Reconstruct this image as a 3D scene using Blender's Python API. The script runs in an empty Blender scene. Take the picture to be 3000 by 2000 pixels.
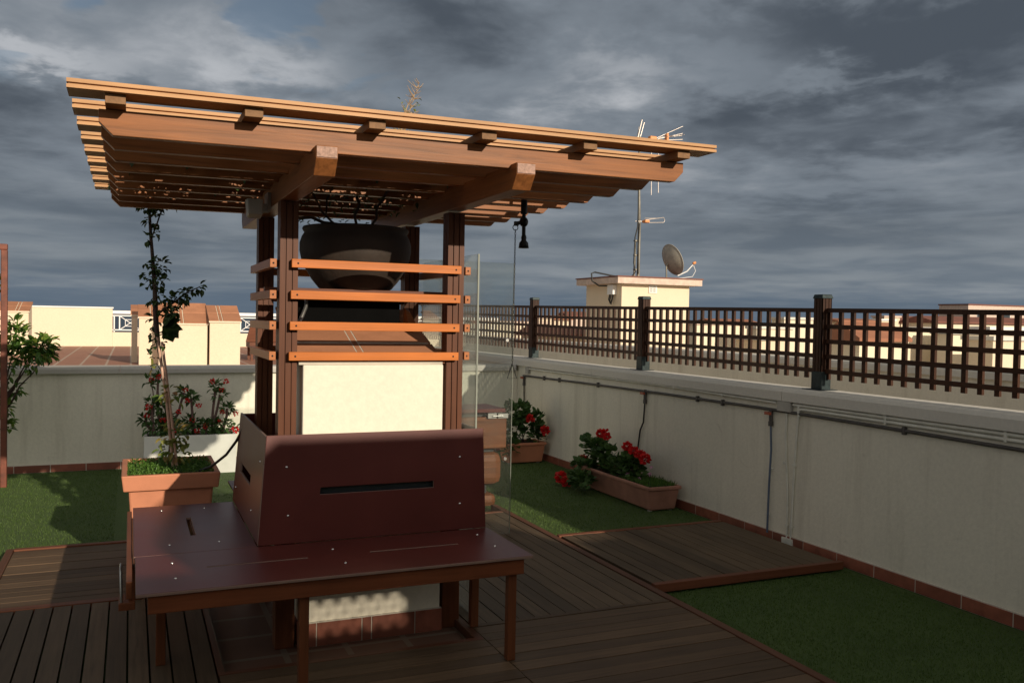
import bpy, math, random
from mathutils import Vector, Matrix
random.seed(7)
rnd = random.random
def ru(a, b): return a + (b - a) * rnd()
SC = bpy.context.scene
COL = SC.collection

# ------------------------------------------------------------------ camera
EYE = 1.65
def cam_basis(yaw, pitch, roll):
    t, p, r = map(math.radians, (yaw, pitch, roll))
    F = Vector((math.sin(t)*math.cos(p), math.cos(t)*math.cos(p), -math.sin(p)))
    R0 = Vector((math.cos(t), -math.sin(t), 0)); U0 = R0.cross(F)
    return R0*math.cos(r)+U0*math.sin(r), U0*math.cos(r)-R0*math.sin(r), F
cR, cU, cF = cam_basis(23.6, 1.4, 1.05)
cd = bpy.data.cameras.new('camera'); cam = bpy.data.objects.new('camera', cd); COL.objects.link(cam)
cd.sensor_width = 36; cd.lens = 36*2560/3000; cd.clip_end = 60000; cd.clip_start = 0.05
cam.matrix_world = Matrix(((cR.x, cU.x, -cF.x, 0), (cR.y, cU.y, -cF.y, 0), (cR.z, cU.z, -cF.z, EYE), (0, 0, 0, 1)))
SC.camera = cam

# ------------------------------------------------------------------ sun, sky, exposure
SUN = Vector((0.28, -1.0, 0.352)).normalized()          # towards the sun
ELEV = math.asin(SUN.z)
sd = bpy.data.lights.new('sun', 'SUN'); so = bpy.data.objects.new('sun', sd); COL.objects.link(so)
sd.energy = 4.5; sd.angle = math.radians(0.53); sd.color = (1.0, 0.88, 0.70)
so.rotation_euler = SUN.to_track_quat('Z', 'Y').to_euler(); so.location = (3, -8, 9)
SC.view_settings.view_transform = 'Standard'; SC.view_settings.look = 'None'
SC.view_settings.exposure = 0.0; SC.view_settings.gamma = 1.0

LOBES = [(110, 195, 190, 42, 0.20), (820, 215, 220, 60, 0.14), (450, 120, 520, 90, 0.05), (1900, 195, 300, 55, 0.11), (2480, 235, 260, 30, 0.09), (1600, 260, 300, 60, 0.06),
         (2450, 540, 620, 55, 0.09), (1400, 330, 380, 60, 0.04), (1350, 30, 420, 70, -0.08), (2800, 60, 600, 110, -0.16), (2350, 385, 800, 80, -0.09), (2950, 300, 350, 250, -0.07), (250, 560, 450, 90, -0.03)]
def build_world():
    w = bpy.data.worlds.new('World'); SC.world = w; w.use_nodes = True
    nt = w.node_tree; N = nt.nodes; L = nt.links
    for n in list(N): N.remove(n)
    out = N.new('ShaderNodeOutputWorld'); bg = N.new('ShaderNodeBackground'); bg.inputs['Strength'].default_value = 0.1
    L.new(bg.outputs[0], out.inputs[0])
    sky = N.new('ShaderNodeTexSky'); sky.sky_type = 'NISHITA'; sky.sun_disc = False
    sky.sun_elevation = ELEV; sky.sun_rotation = math.atan2(SUN.x, SUN.y); sky.altitude = 20
    tc = N.new('ShaderNodeTexCoord'); sep = N.new('ShaderNodeSeparateXYZ'); L.new(tc.outputs['Generated'], sep.inputs[0])
    def m(op, a, b=None, c=None, clamp=False):
        n = N.new('ShaderNodeMath'); n.operation = op; n.use_clamp = clamp
        for i, v in enumerate((a, b, c)):
            if v is None: continue
            if isinstance(v, (int, float)): n.inputs[i].default_value = v
            else: L.new(v, n.inputs[i])
        return n.outputs[0]
    def rng(v, a, b, c=0.0, d=1.0):
        n = N.new('ShaderNodeMapRange'); n.interpolation_type = 'SMOOTHSTEP'
        n.inputs[1].default_value = a; n.inputs[2].default_value = b; n.inputs[3].default_value = c; n.inputs[4].default_value = d
        L.new(v, n.inputs[0]); return n.outputs[0]
    def mix(f, a, b):
        n = N.new('ShaderNodeMix'); n.data_type = 'RGBA'; n.clamp_result = False
        if isinstance(f, (int, float)): n.inputs[0].default_value = f
        else: L.new(f, n.inputs[0])
        for i, v in ((6, a), (7, b)):
            if isinstance(v, tuple): n.inputs[i].default_value = (*v, 1)
            else: L.new(v, n.inputs[i])
        return n.outputs[2]
    X, Y, Z = sep.outputs
    zz = m('MAXIMUM', Z, 0.0)
    hgt = m('DIVIDE', 0.5, m('ADD', zz, 0.18))
    comb = N.new('ShaderNodeCombineXYZ'); L.new(X, comb.inputs[0]); L.new(Y, comb.inputs[1]); L.new(hgt, comb.inputs[2])
    def noise(scale, off, detail=6, rough=0.55, dist=0.0, sx=1, sy=1):
        mp = N.new('ShaderNodeMapping'); mp.inputs['Location'].default_value = off; mp.inputs['Scale'].default_value = (sx, sy, 1)
        L.new(comb.outputs[0], mp.inputs[0])
        n = N.new('ShaderNodeTexNoise'); n.inputs['Scale'].default_value = scale; n.inputs['Detail'].default_value = detail
        n.inputs['Roughness'].default_value = rough; n.inputs['Distortion'].default_value = dist
        L.new(mp.outputs[0], n.inputs['Vector']); return n.outputs['Fac']
    n1 = noise(2.6, (3.1, 1.7, 0.3), 3, 0.5, 0.3)
    n2 = noise(6.5, (7.3, 0.4, 0), 6, 0.55, 0.3)
    n3 = noise(17.0, (1.3, 5.2, 0), 5, 0.55, 0.2)
    s = m('ADD', m('MULTIPLY', n1, 0.50), m('ADD', m('MULTIPLY', n2, 0.38), m('MULTIPLY', n3, 0.12)))
    side = m('SUBTRACT', m('MULTIPLY', X, 0.916), m('MULTIPLY', Y, 0.40))      # -0.5 .. 0.5 across the view
    wa = m('ADD', side, m('MULTIPLY', m('SUBTRACT', n2, 0.5), 0.22)); wz = m('ADD', Z, m('MULTIPLY', m('SUBTRACT', n3, 0.5), 0.10))
    # individual cloud masses (bearing, elevation, half-width, half-height, brightness)
    for (px, py, rx, ry, amp) in LOBES:
        hz = 945+0.0183*(px-1500); a = (px-1500)/2560; b = (hz-py)/2560; nn = math.sqrt(1+a*a+b*b)
        dx = m('DIVIDE', m('SUBTRACT', wa, a/nn), rx/2560); dz = m('DIVIDE', m('SUBTRACT', wz, b/nn), ry/2560)
        q = m('EXPONENT', m('MULTIPLY', m('ADD', m('MULTIPLY', dx, dx), m('MULTIPLY', dz, dz)), -1.0))
        s = m('ADD', s, m('MULTIPLY', q, amp))
    dark = (0.72, 0.88, 1.10); mid = (1.92, 2.22, 2.58); light = (4.6, 4.8, 5.1)
    c = mix(rng(s, 0.33, 0.535), dark, mid)
    c = mix(rng(s, 0.50, 0.74), c, light)
    # openings with clear sky
    hole = m('MULTIPLY', rng(noise(9.0, (2.2, 9.1, 0), 4, 0.5, 0.4), 0.52, 0.60), rng(side, -0.08, -0.24))
    hole = m('MULTIPLY', hole, rng(zz, 0.20, 0.27))
    skc = N.new('ShaderNodeVectorMath'); skc.operation = 'SCALE'; L.new(sky.outputs[0], skc.inputs[0]); skc.inputs['Scale'].default_value = 0.55
    c = mix(m('MULTIPLY', hole, 0.6), c, skc.outputs[0])
    low = rng(zz, 0.19, 0.05)
    veil = mix(rng(n2, 0.35, 0.65), (1.45, 1.78, 2.14), (2.15, 2.44, 2.70))
    c = mix(m('MULTIPLY', low, 0.78), c, veil)
    band = rng(m('ADD', zz, m('MULTIPLY', m('SUBTRACT', n3, 0.5), 0.05)), 0.052, 0.015)
    c = mix(m('MULTIPLY', band, 0.75), c, (0.98, 1.38, 1.90))
    # unseen sky overhead darkened to deepen the shade
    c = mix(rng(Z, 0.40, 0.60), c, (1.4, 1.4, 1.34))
    c = mix(rng(Y, 0.05, -0.45), c, (5.6, 5.5, 5.2))      # unseen sky behind the camera brightened to light the shaded walls
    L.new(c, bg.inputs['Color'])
build_world()

# ------------------------------------------------------------------ materials
MATS = {}
def new_mat(name):
    m = bpy.data.materials.new(name); m.use_nodes = True; nt = m.node_tree
    for n in list(nt.nodes): nt.nodes.remove(n)
    out = nt.nodes.new('ShaderNodeOutputMaterial'); b = nt.nodes.new('ShaderNodeBsdfPrincipled')
    nt.links.new(b.outputs[0], out.inputs[0]); MATS[name] = m
    return m, nt, b
def ramp(nt, fac, stops):
    r = nt.nodes.new('ShaderNodeValToRGB'); e = r.color_ramp.elements
    while len(e) < len(stops): e.new(0.5)
    for k, (p, c) in zip(e, stops): k.position = p; k.color = (*c, 1)
    nt.links.new(fac, r.inputs[0]); return r.outputs[0]
def tex_noise(nt, scale, vscale=(1, 1, 1), detail=5, rough=0.55, dist=0, coord='Object'):
    tc = nt.nodes.new('ShaderNodeTexCoord'); mp = nt.nodes.new('ShaderNodeMapping'); mp.inputs['Scale'].default_value = vscale
    nt.links.new(tc.outputs[coord], mp.inputs[0])
    n = nt.nodes.new('ShaderNodeTexNoise'); n.inputs['Scale'].default_value = scale; n.inputs['Detail'].default_value = detail
    n.inputs['Roughness'].default_value = rough; n.inputs['Distortion'].default_value = dist
    nt.links.new(mp.outputs[0], n.inputs['Vector']); return n.outputs['Fac']
def island(nt):
    g = nt.nodes.new('ShaderNodeNewGeometry'); return g.outputs['Random Per Island']
def mixc(nt, f, a, b, mode='MIX'):
    n = nt.nodes.new('ShaderNodeMix'); n.data_type = 'RGBA'; n.blend_type = mode
    if isinstance(f, (int, float)): n.inputs[0].default_value = f
    else: nt.links.new(f, n.inputs[0])
    for i, v in ((6, a), (7, b)):
        if isinstance(v, tuple): n.inputs[i].default_value = (*v, 1)
        else: nt.links.new(v, n.inputs[i])
    return n.outputs[2]
def bump(nt, b, fac, strength, dist=0.01):
    n = nt.nodes.new('ShaderNodeBump'); n.inputs['Strength'].default_value = strength; n.inputs['Distance'].default_value = dist
    nt.links.new(fac, n.inputs['Height']); nt.links.new(n.outputs[0], b.inputs['Normal'])
def sc(c, k): return tuple(min(1, x*k) for x in c)
def plain(name, col, rough=0.6, metal=0, var=0.12, nscale=8, bmp=0.0, bscale=60, spec=0.5, isl=0.0):
    m, nt, b = new_mat(name)
    f = tex_noise(nt, nscale); c = ramp(nt, f, [(0.3, sc(col, 1-var)), (0.7, sc(col, 1+var))])
    if isl:
        c = mixc(nt, island(nt), c, sc(col, 1-isl))
    nt.links.new(c, b.inputs['Base Color']); b.inputs['Roughness'].default_value = rough; b.inputs['Metallic'].default_value = metal
    b.inputs['Specular IOR Level'].default_value = spec
    if bmp: bump(nt, b, tex_noise(nt, bscale, detail=4), bmp)
    return m
def wood(name, col, axis, rough=0.45, var=0.35, spec=0.22, isl=0.25, fine=1.0):
    m, nt, b = new_mat(name)
    vs = {'x': (1.2, 26, 26), 'y': (26, 1.2, 26), 'z': (26, 26, 1.2)}[axis]
    f = tex_noise(nt, 1.6*fine, vs, 7, 0.62, 0.6); g = tex_noise(nt, 2.2, (1, 1, 1), 3)
    c = ramp(nt, f, [(0.34, sc(col, 1-var)), (0.5, col), (0.66, sc(col, 1+var*0.6))])
    c = mixc(nt, 0.45, c, ramp(nt, g, [(0.3, sc(col, 0.6)), (0.7, sc(col, 1.25))]))
    c = mixc(nt, island(nt), c, mixc(nt, isl, c, sc(col, 0.35)))
    nt.links.new(c, b.inputs['Base Color']); b.inputs['Roughness'].default_value = rough; b.inputs['Specular IOR Level'].default_value = spec
    bump(nt, b, f, 0.25, 0.004)
    return m
def render_wall(name, col, stain=0.12, rough=0.9, bs=0.35, streak=0.0):
    m, nt, b = new_mat(name)
    a = tex_noise(nt, 1.3, (1, 1, 0.6), 6, 0.6); d = tex_noise(nt, 38, (1, 1, 1), 5, 0.65)
    c = ramp(nt, a, [(0.3, sc(col, 1-stain)), (0.6, col), (0.8, sc(col, 1.04))])
    c = mixc(nt, 0.25, c, ramp(nt, d, [(0.35, sc(col, 0.8)), (0.65, sc(col, 1.1))]))
    if streak:      # rain runs, scuffs and a dirty foot
        e = tex_noise(nt, 7, (1, 1, 0.07), 5, 0.65); k = ramp(nt, e, [(0.52, (0, 0, 0)), (0.78, (streak, streak, streak))])
        c = mixc(nt, k, c, sc((0.42, 0.36, 0.27), 0.8))
        g = tex_noise(nt, 3.1, (1, 1, 1.4), 7, 0.72, 1.5); k2 = ramp(nt, g, [(0.63, (0, 0, 0)), (0.74, (0.35, 0.35, 0.35))])
        c = mixc(nt, k2, c, (0.40, 0.35, 0.27))
    nt.links.new(c, b.inputs['Base Color']); b.inputs['Roughness'].default_value = rough; b.inputs['Specular IOR Level'].default_value = 0.2
    bump(nt, b, d, bs, 0.006)
    return m
def leafmat(name, c1, c2, rough=0.5, trans=0.25, c3=None):
    m, nt, b = new_mat(name)
    st = [(0.0, c1), (0.6, c2)] + ([(1.0, c3)] if c3 else [])
    c = ramp(nt, island(nt), st)
    nt.links.new(c, b.inputs['Base Color']); b.inputs['Roughness'].default_value = rough
    tr = nt.nodes.new('ShaderNodeBsdfTranslucent'); nt.links.new(c, tr.inputs[0])
    mx = nt.nodes.new('ShaderNodeMixShader'); mx.inputs[0].default_value = trans
    out = [n for n in nt.nodes if n.type == 'OUTPUT_MATERIAL'][0]
    nt.links.new(b.outputs[0], mx.inputs[1]); nt.links.new(tr.outputs[0], mx.inputs[2]); nt.links.new(mx.outputs[0], out.inputs[0])
    return m
VARN = (0.30, 0.105, 0.032)
for ax in 'xyz':
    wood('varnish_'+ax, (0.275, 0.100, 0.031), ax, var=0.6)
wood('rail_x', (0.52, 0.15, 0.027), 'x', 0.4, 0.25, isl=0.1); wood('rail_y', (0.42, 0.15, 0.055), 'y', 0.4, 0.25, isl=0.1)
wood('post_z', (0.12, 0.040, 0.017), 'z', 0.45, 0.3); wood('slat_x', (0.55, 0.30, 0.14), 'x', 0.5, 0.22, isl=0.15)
wood('batten_y', (0.25, 0.13, 0.06), 'y', 0.6, 0.4)
wood('deck_x', (0.13, 0.080, 0.045), 'x', 0.62, 0.55, 0.3, 0.65); wood('deck_y', (0.125, 0.084, 0.050), 'y', 0.62, 0.55, 0.3, 0.65)
wood('trim_x', (0.16, 0.055, 0.028), 'x', 0.5, 0.35); wood('trim_y', (0.12, 0.05, 0.028), 'y', 0.5, 0.35)
wood('fence_z', (0.055, 0.021, 0.010), 'z', 0.5, 0.35, isl=0.35); wood('apron_x', (0.15, 0.045, 0.017), 'x', 0.5, 0.4); wood('apron_y', (0.17, 0.055, 0.022), 'y', 0.5, 0.4)
wood('leg_z', (0.13, 0.042, 0.016), 'z', 0.5, 0.4); wood('timber_x', (0.17, 0.06, 0.022), 'x', 0.5, 0.7, isl=0.3)
plain('grain_end', (0.36, 0.22, 0.17), 0.75, var=0.35, nscale=60)
render_wall('cream_wall', (0.79, 0.74, 0.62), streak=0.34); render_wall('block_wall', (0.79, 0.73, 0.60), 0.04, 0.9, 0.2)
render_wall('far_wall', (0.76, 0.63, 0.47), 0.06); render_wall('far_white', (0.78, 0.68, 0.52), 0.06)
render_wall('coping', (0.48, 0.45, 0.41), 0.12, 0.7, 0.12); render_wall('coping_pale', (0.68, 0.64, 0.57), 0.1, 0.7, 0.12)
plain('skirting_tile', (0.27, 0.085, 0.05), 0.5, var=0.3, nscale=14, isl=0.3); plain('grout', (0.55, 0.50, 0.42), 0.9)
plain('terracotta_roof', (0.46, 0.20, 0.105), 0.75, var=0.2, nscale=5, bmp=0.15, isl=0.22)
plain('terracotta', (0.53, 0.205, 0.11), 0.7, var=0.1, nscale=6, bmp=0.1, bscale=120)
plain('terracotta_pale', (0.36, 0.17, 0.12), 0.75, var=0.18, nscale=9, bmp=0.1, bscale=120)
plain('white_trough', (0.76, 0.73, 0.68), 0.8, var=0.08, nscale=5); plain('soil', (0.03, 0.02, 0.013), 0.95, bmp=0.6, bscale=90)
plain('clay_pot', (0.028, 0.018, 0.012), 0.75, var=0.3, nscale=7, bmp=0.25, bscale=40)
plain('black_metal', (0.012, 0.013, 0.014), 0.45, metal=0.3); plain('black_plastic', (0.015, 0.014, 0.013), 0.5)
plain('teal_metal', (0.02, 0.032, 0.034), 0.5, metal=0.5, var=0.4, nscale=30); plain('steel', (0.42, 0.41, 0.39), 0.35, metal=0.9)
plain('bolt', (0.75, 0.73, 0.70), 0.25, metal=0.9); plain('grey_pipe', (0.075, 0.066, 0.06), 0.6, var=0.3, nscale=10)
plain('cream_conduit', (0.68, 0.66, 0.58), 0.6); plain('blue_hose', (0.10, 0.13, 0.19), 0.5); plain('rusty_red', (0.15, 0.04, 0.02), 0.55, var=0.4, nscale=12)
plain('red_handle', (0.35, 0.07, 0.03), 0.5); plain('white_paint', (0.78, 0.76, 0.74), 0.5, var=0.04); plain('grey_box', (0.40, 0.38, 0.34), 0.5)
plain('mast_metal', (0.25, 0.23, 0.19), 0.6, metal=0.4, var=0.4, nscale=4); plain('dish_grey', (0.36, 0.33, 0.28), 0.6); plain('orange_plastic', (0.70, 0.28, 0.10), 0.5)
plain('antenna_rod', (0.62, 0.55, 0.50), 0.4, metal=0.6); plain('slab_edge', (0.60, 0.46, 0.38), 0.8, var=0.15)
plain('window_dark', (0.03, 0.035, 0.04), 0.2); plain('hood_black', (0.005, 0.005, 0.005), 1.0, spec=0.0)
plain('cane', (0.58, 0.36, 0.26), 0.7, var=0.25, nscale=20); plain('stem_dark', (0.07, 0.04, 0.03), 0.8, var=0.3, nscale=30)
plain('stem_thorn', (0.15, 0.085, 0.075), 0.8, var=0.35, nscale=60, bmp=0.8, bscale=120); plain('dry_twig', (0.40, 0.27, 0.15), 0.8)
leafmat('leaf_dark', (0.022, 0.045, 0.012), (0.05, 0.09, 0.02), trans=0.15); leafmat('leaf_citrus', (0.035, 0.09, 0.015), (0.10, 0.20, 0.03), 0.4, 0.3, (0.22, 0.27, 0.05))
leafmat('leaf_geranium', (0.035, 0.085, 0.02), (0.065, 0.13, 0.028), 0.6, 0.15); leafmat('leaf_yellow', (0.10, 0.17, 0.03), (0.28, 0.28, 0.06), 0.5, 0.3, (0.38, 0.20, 0.09))
leafmat('leaf_ground', (0.045, 0.11, 0.015), (0.10, 0.20, 0.03), 0.5, 0.3); leafmat('petal_red', (0.52, 0.008, 0.012), (0.70, 0.02, 0.018), 0.6, 0.3)
leafmat('petal_pink', (0.60, 0.22, 0.42), (0.7, 0.35, 0.55), 0.6, 0.3); leafmat('petal_white', (0.7, 0.6, 0.55), (0.8, 0.75, 0.7), 0.6, 0.3)
leafmat('turf_blade', (0.045, 0.088, 0.013), (0.075, 0.128, 0.021), 0.7, 0.2, (0.095, 0.15, 0.028))
def laminate():
    m, nt, b = new_mat('maroon_laminate')
    f = tex_noise(nt, 3, (1, 1, 1), 4); g = tex_noise(nt, 90, (1, 1, 1), 3)
    c = ramp(nt, f, [(0.3, (0.080, 0.0145, 0.011)), (0.7, (0.108, 0.021, 0.016))])
    nt.links.new(c, b.inputs['Base Color']); b.inputs['Specular IOR Level'].default_value = 0.38
    r = nt.nodes.new('ShaderNodeMapRange'); r.inputs[3].default_value = 0.30; r.inputs[4].default_value = 0.42; nt.links.new(f, r.inputs[0]); nt.links.new(r.outputs[0], b.inputs['Roughness'])
    bump(nt, b, g, 0.06, 0.002)
laminate()
plain('laminate_edge', (0.20, 0.125, 0.095), 0.5)
def turf():
    m, nt, b = new_mat('turf')
    f = tex_noise(nt, 260, detail=3, rough=0.8); g = tex_noise(nt, 2.2, detail=4)
    c = mixc(nt, 0.5, ramp(nt, f, [(0.35, (0.025, 0.055, 0.009)), (0.7, (0.08, 0.13, 0.022))]), ramp(nt, g, [(0.3, (0.042, 0.08, 0.013)), (0.7, (0.07, 0.12, 0.02))]))
    nt.links.new(c, b.inputs['Base Color']); b.inputs['Roughness'].default_value = 0.85; bump(nt, b, f, 0.7, 0.01)
turf()
def floor_tiles(name, size, c1, c2, mort):
    m, nt, b = new_mat(name)
    tc = nt.nodes.new('ShaderNodeTexCoord'); br = nt.nodes.new('ShaderNodeTexBrick')
    br.offset = 0; br.inputs['Scale'].default_value = 1; br.inputs['Brick Width'].default_value = size; br.inputs['Row Height'].default_value = size
    br.inputs['Mortar Size'].default_value = 0.016; br.inputs['Color1'].default_value = (*c1, 1); br.inputs['Color2'].default_value = (*c2, 1); br.inputs['Mortar'].default_value = (*mort, 1)
    nt.links.new(tc.outputs['Object'], br.inputs['Vector'])
    c = mixc(nt, 0.3, br.outputs['Color'], ramp(nt, tex_noise(nt, 5), [(0.3, sc(c1, 0.7)), (0.7, sc(c1, 1.2))]))
    nt.links.new(c, b.inputs['Base Color']); b.inputs['Roughness'].default_value = 0.7
floor_tiles('terrace_tiles', 0.33, (0.36, 0.155, 0.095), (0.32, 0.135, 0.085), (0.50, 0.42, 0.33))
floor_tiles('pit_tiles', 0.30, (0.16, 0.08, 0.05), (0.13, 0.07, 0.045), (0.2, 0.17, 0.13))
def sea_mat():
    m, nt, b = new_mat('sea_water')
    f = tex_noise(nt, 0.004, (1, 3, 1), 6)
    nt.links.new(ramp(nt, f, [(0.3, (0.03, 0.055, 0.085)), (0.7, (0.045, 0.075, 0.11))]), b.inputs['Base Color'])
    b.inputs['Roughness'].default_value = 0.45; b.inputs['Specular IOR Level'].default_value = 0.25
sea_mat()
plain('dry_ground', (0.20, 0.16, 0.11), 0.95, nscale=0.2, var=0.3)
plain('town_roof', (0.36, 0.15, 0.085), 0.85, var=0.25, nscale=3, isl=0.2); plain('town_roof_dark', (0.22, 0.085, 0.06), 0.85, var=0.25, nscale=3, isl=0.2)
def glass_mat():
    m = bpy.data.materials.new('clear_glass'); m.use_nodes = True; nt = m.node_tree; MATS['clear_glass'] = m
    for n in list(nt.nodes): nt.nodes.remove(n)
    out = nt.nodes.new('ShaderNodeOutputMaterial'); tr = nt.nodes.new('ShaderNodeBsdfTransparent'); tr.inputs[0].default_value = (0.93, 0.96, 0.95, 1)
    gl = nt.nodes.new('ShaderNodeBsdfGlossy'); gl.inputs['Roughness'].default_value = 0.02
    df = nt.nodes.new('ShaderNodeBsdfTranslucent'); df.inputs[0].default_value = (0.85, 0.80, 0.72, 1)
    fr = nt.nodes.new('ShaderNodeLayerWeight'); fr.inputs['Blend'].default_value = 0.5
    mx = nt.nodes.new('ShaderNodeMixShader'); m2 = nt.nodes.new('ShaderNodeMixShader')
    dn = tex_noise(nt, 2.5, (1, 1, 1), 5)
    r = nt.nodes.new('ShaderNodeMapRange'); r.inputs[1].default_value = 0.35; r.inputs[2].default_value = 0.8; r.inputs[3].default_value = 0.05; r.inputs[4].default_value = 0.22
    nt.links.new(dn, r.inputs[0]); nt.links.new(r.outputs[0], m2.inputs[0])
    pw = nt.nodes.new('ShaderNodeMath'); pw.operation = 'POWER'; pw.inputs[1].default_value = 5.0; nt.links.new(fr.outputs['Facing'], pw.inputs[0]); q = nt.nodes.new('ShaderNodeMath'); q.operation = 'MULTIPLY_ADD'; q.inputs[1].default_value = 0.85; q.inputs[2].default_value = 0.035; q.use_clamp = True; nt.links.new(pw.outputs[0], q.inputs[0]); nt.links.new(q.outputs[0], mx.inputs[0]); nt.links.new(tr.outputs[0], mx.inputs[1]); nt.links.new(gl.outputs[0], mx.inputs[2])
    nt.links.new(mx.outputs[0], m2.inputs[1]); nt.links.new(df.outputs[0], m2.inputs[2]); nt.links.new(m2.outputs[0], out.inputs[0])
glass_mat()
plain('glass_edge', (0.20, 0.215, 0.18), 0.5)

# ------------------------------------------------------------------ mesh helpers
class MB:
    def __init__(s): s.v = []; s.f = []; s.sm = []; s.mi = []; s.cur = 0
    def add(s, vs, fs, smooth=False):
        o = len(s.v); s.v += [tuple(v) for v in vs]
        for f in fs: s.f.append(tuple(i+o for i in f)); s.sm.append(smooth); s.mi.append(s.cur)
        return s
    def box(s, x0, x1, y0, y1, z0, z1):
        v = [(x0,y0,z0),(x1,y0,z0),(x1,y1,z0),(x0,y1,z0),(x0,y0,z1),(x1,y0,z1),(x1,y1,z1),(x0,y1,z1)]
        return s.add(v, [(3,2,1,0),(4,5,6,7),(0,1,5,4),(1,2,6,5),(2,3,7,6),(3,0,4,7)])
    def hexa(s, v8):      # 4 bottom (ccw from above), 4 top
        return s.add(v8, [(3,2,1,0),(4,5,6,7),(0,1,5,4),(1,2,6,5),(2,3,7,6),(3,0,4,7)])
    def prism(s, prof, a0, a1, plane='xz'):   # profile polygon extruded along the third axis
        def P(p, a): return (p[0], a, p[1]) if plane == 'xz' else ((a, p[0], p[1]) if plane == 'yz' else (p[0], p[1], a))
        n = len(prof); v = [P(p, a0) for p in prof]+[P(p, a1) for p in prof]
        f = [tuple(range(n)), tuple(range(2*n-1, n-1, -1))]+[(i, i+n, (i+1) % n+n, (i+1) % n) for i in range(n)]
        return s.add(v, f)
    def tube(s, pts, r, seg=8, smooth=True, caps=True):
        pts = [Vector(p) for p in pts]; n = len(pts)
        rs = r if isinstance(r, (list, tuple)) else [r]*n
        vs = []; prev = None
        for i, p in enumerate(pts):
            d = (pts[min(i+1, n-1)]-pts[max(i-1, 0)]).normalized()
            if prev is None: a = d.orthogonal().normalized()
            else:
                a = prev - d*prev.dot(d)
                a = a.normalized() if a.length > 1e-6 else d.orthogonal().normalized()
            prev = a; b = d.cross(a)
            for k in range(seg):
                t = 2*math.pi*k/seg; vs.append(p+a*math.cos(t)*rs[i]+b*math.sin(t)*rs[i])
        fs = [(i*seg+k, i*seg+(k+1) % seg, (i+1)*seg+(k+1) % seg, (i+1)*seg+k) for i in range(n-1) for k in range(seg)]
        s.add(vs, fs, smooth)
        if caps: s.add([vs[k] for k in range(seg)], [tuple(range(seg-1, -1, -1))]); s.add([vs[(n-1)*seg+k] for k in range(seg)], [tuple(range(seg))])
        return s
    def lathe(s, prof, c, seg=40, smooth=True, axis=Vector((0, 0, 1))):
        ax = Vector(axis).normalized(); a = ax.orthogonal().normalized(); b = ax.cross(a); c = Vector(c); vs = []
        for (r, h) in prof:
            for k in range(seg):
                t = 2*math.pi*k/seg; vs.append(c+ax*h+(a*math.cos(t)+b*math.sin(t))*r)
        n = len(prof)
        return s.add(vs, [(i*seg+k, i*seg+(k+1) % seg, (i+1)*seg+(k+1) % seg, (i+1)*seg+k) for i in range(n-1) for k in range(seg)], smooth)
    def blob(s, c, r, seg=10, ring=6):
        rx, ry, rz = r if isinstance(r, (tuple, list)) else (r, r, r)
        pr = [(math.sin(math.pi*i/ring), -math.cos(math.pi*i/ring)) for i in range(ring+1)]; vs = []
        for (q, h) in pr:
            for k in range(seg):
                t = 2*math.pi*k/seg; vs.append((c[0]+rx*q*math.cos(t), c[1]+ry*q*math.sin(t), c[2]+rz*h))
        return s.add(vs, [(i*seg+k, i*seg+(k+1) % seg, (i+1)*seg+(k+1) % seg, (i+1)*seg+k) for i in range(ring) for k in range(seg)], True)
    def leaf(s, p, d, up, L, W, kind='oval', fold=0.25):
        p = Vector(p); d = Vector(d).normalized(); u = Vector(up); u = (u-d*u.dot(d))
        u = u.normalized() if u.length > 1e-5 else d.orthogonal().normalized(); sd_ = d.cross(u)
        if kind == 'round':
            n = 9; vs = [p+d*L*0.45+u*L*0.0]
            for k in range(n):
                t = 2*math.pi*k/n; rr = 0.5*(1+0.14*math.sin(5*t+1)); 
                vs.append(p+d*(L*0.5+L*rr*math.cos(t))+sd_*(W*rr*math.sin(t))+u*(L*fold*(0.5 if k % 2 else 0.25)))
            return s.add(vs, [(0, 1+k, 1+(k+1) % n) for k in range(n)])
        vs = [p, p+d*L*0.3+sd_*W*0.45+u*W*fold, p+d*L*0.65+sd_*W*0.4+u*W*fold*0.8, p+d*L-u*L*0.12, p+d*L*0.65-sd_*W*0.4+u*W*fold*0.8, p+d*L*0.3-sd_*W*0.45+u*W*fold, p+d*L*0.5]
        return s.add(vs, [(0, 1, 6), (1, 2, 6), (2, 3, 6), (3, 4, 6), (4, 5, 6), (5, 0, 6)])
    def build(s, name, mat, parent=None, bevel=0.0, solid=0.0):
        me = bpy.data.meshes.new(name)
        o0 = Vector((0, 0, 0)); q = parent
        while q is not None: o0 = o0+q.location; q = q.parent
        own = Vector((0, 0, 0))
        if parent is None and s.v:
            xs = [v[0] for v in s.v]; ys = [v[1] for v in s.v]; zs = [v[2] for v in s.v]
            own = Vector(((min(xs)+max(xs))/2, (min(ys)+max(ys))/2, min(zs)))
        T = o0+own
        me.from_pydata([(v[0]-T.x, v[1]-T.y, v[2]-T.z) for v in s.v], [], s.f)
        mats = mat if isinstance(mat, (list, tuple)) else [mat]
        for m in mats: me.materials.append(MATS[m] if isinstance(m, str) else m)
        me.polygons.foreach_set('use_smooth', s.sm); me.polygons.foreach_set('material_index', s.mi); me.update()
        o = bpy.data.objects.new(name, me); COL.objects.link(o); o.location = own
        if parent: o.parent = parent
        if bevel:
            b = o.modifiers.new('bevel', 'BEVEL'); b.width = bevel; b.segments = 2; b.limit_method = 'ANGLE'; b.angle_limit = math.radians(40)
        return o
def tag(o, label, cat, group=None, kind=None):
    o['label'] = label; o['category'] = cat
    if group: o['group'] = group
    if kind: o['kind'] = kind
    return o
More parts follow.
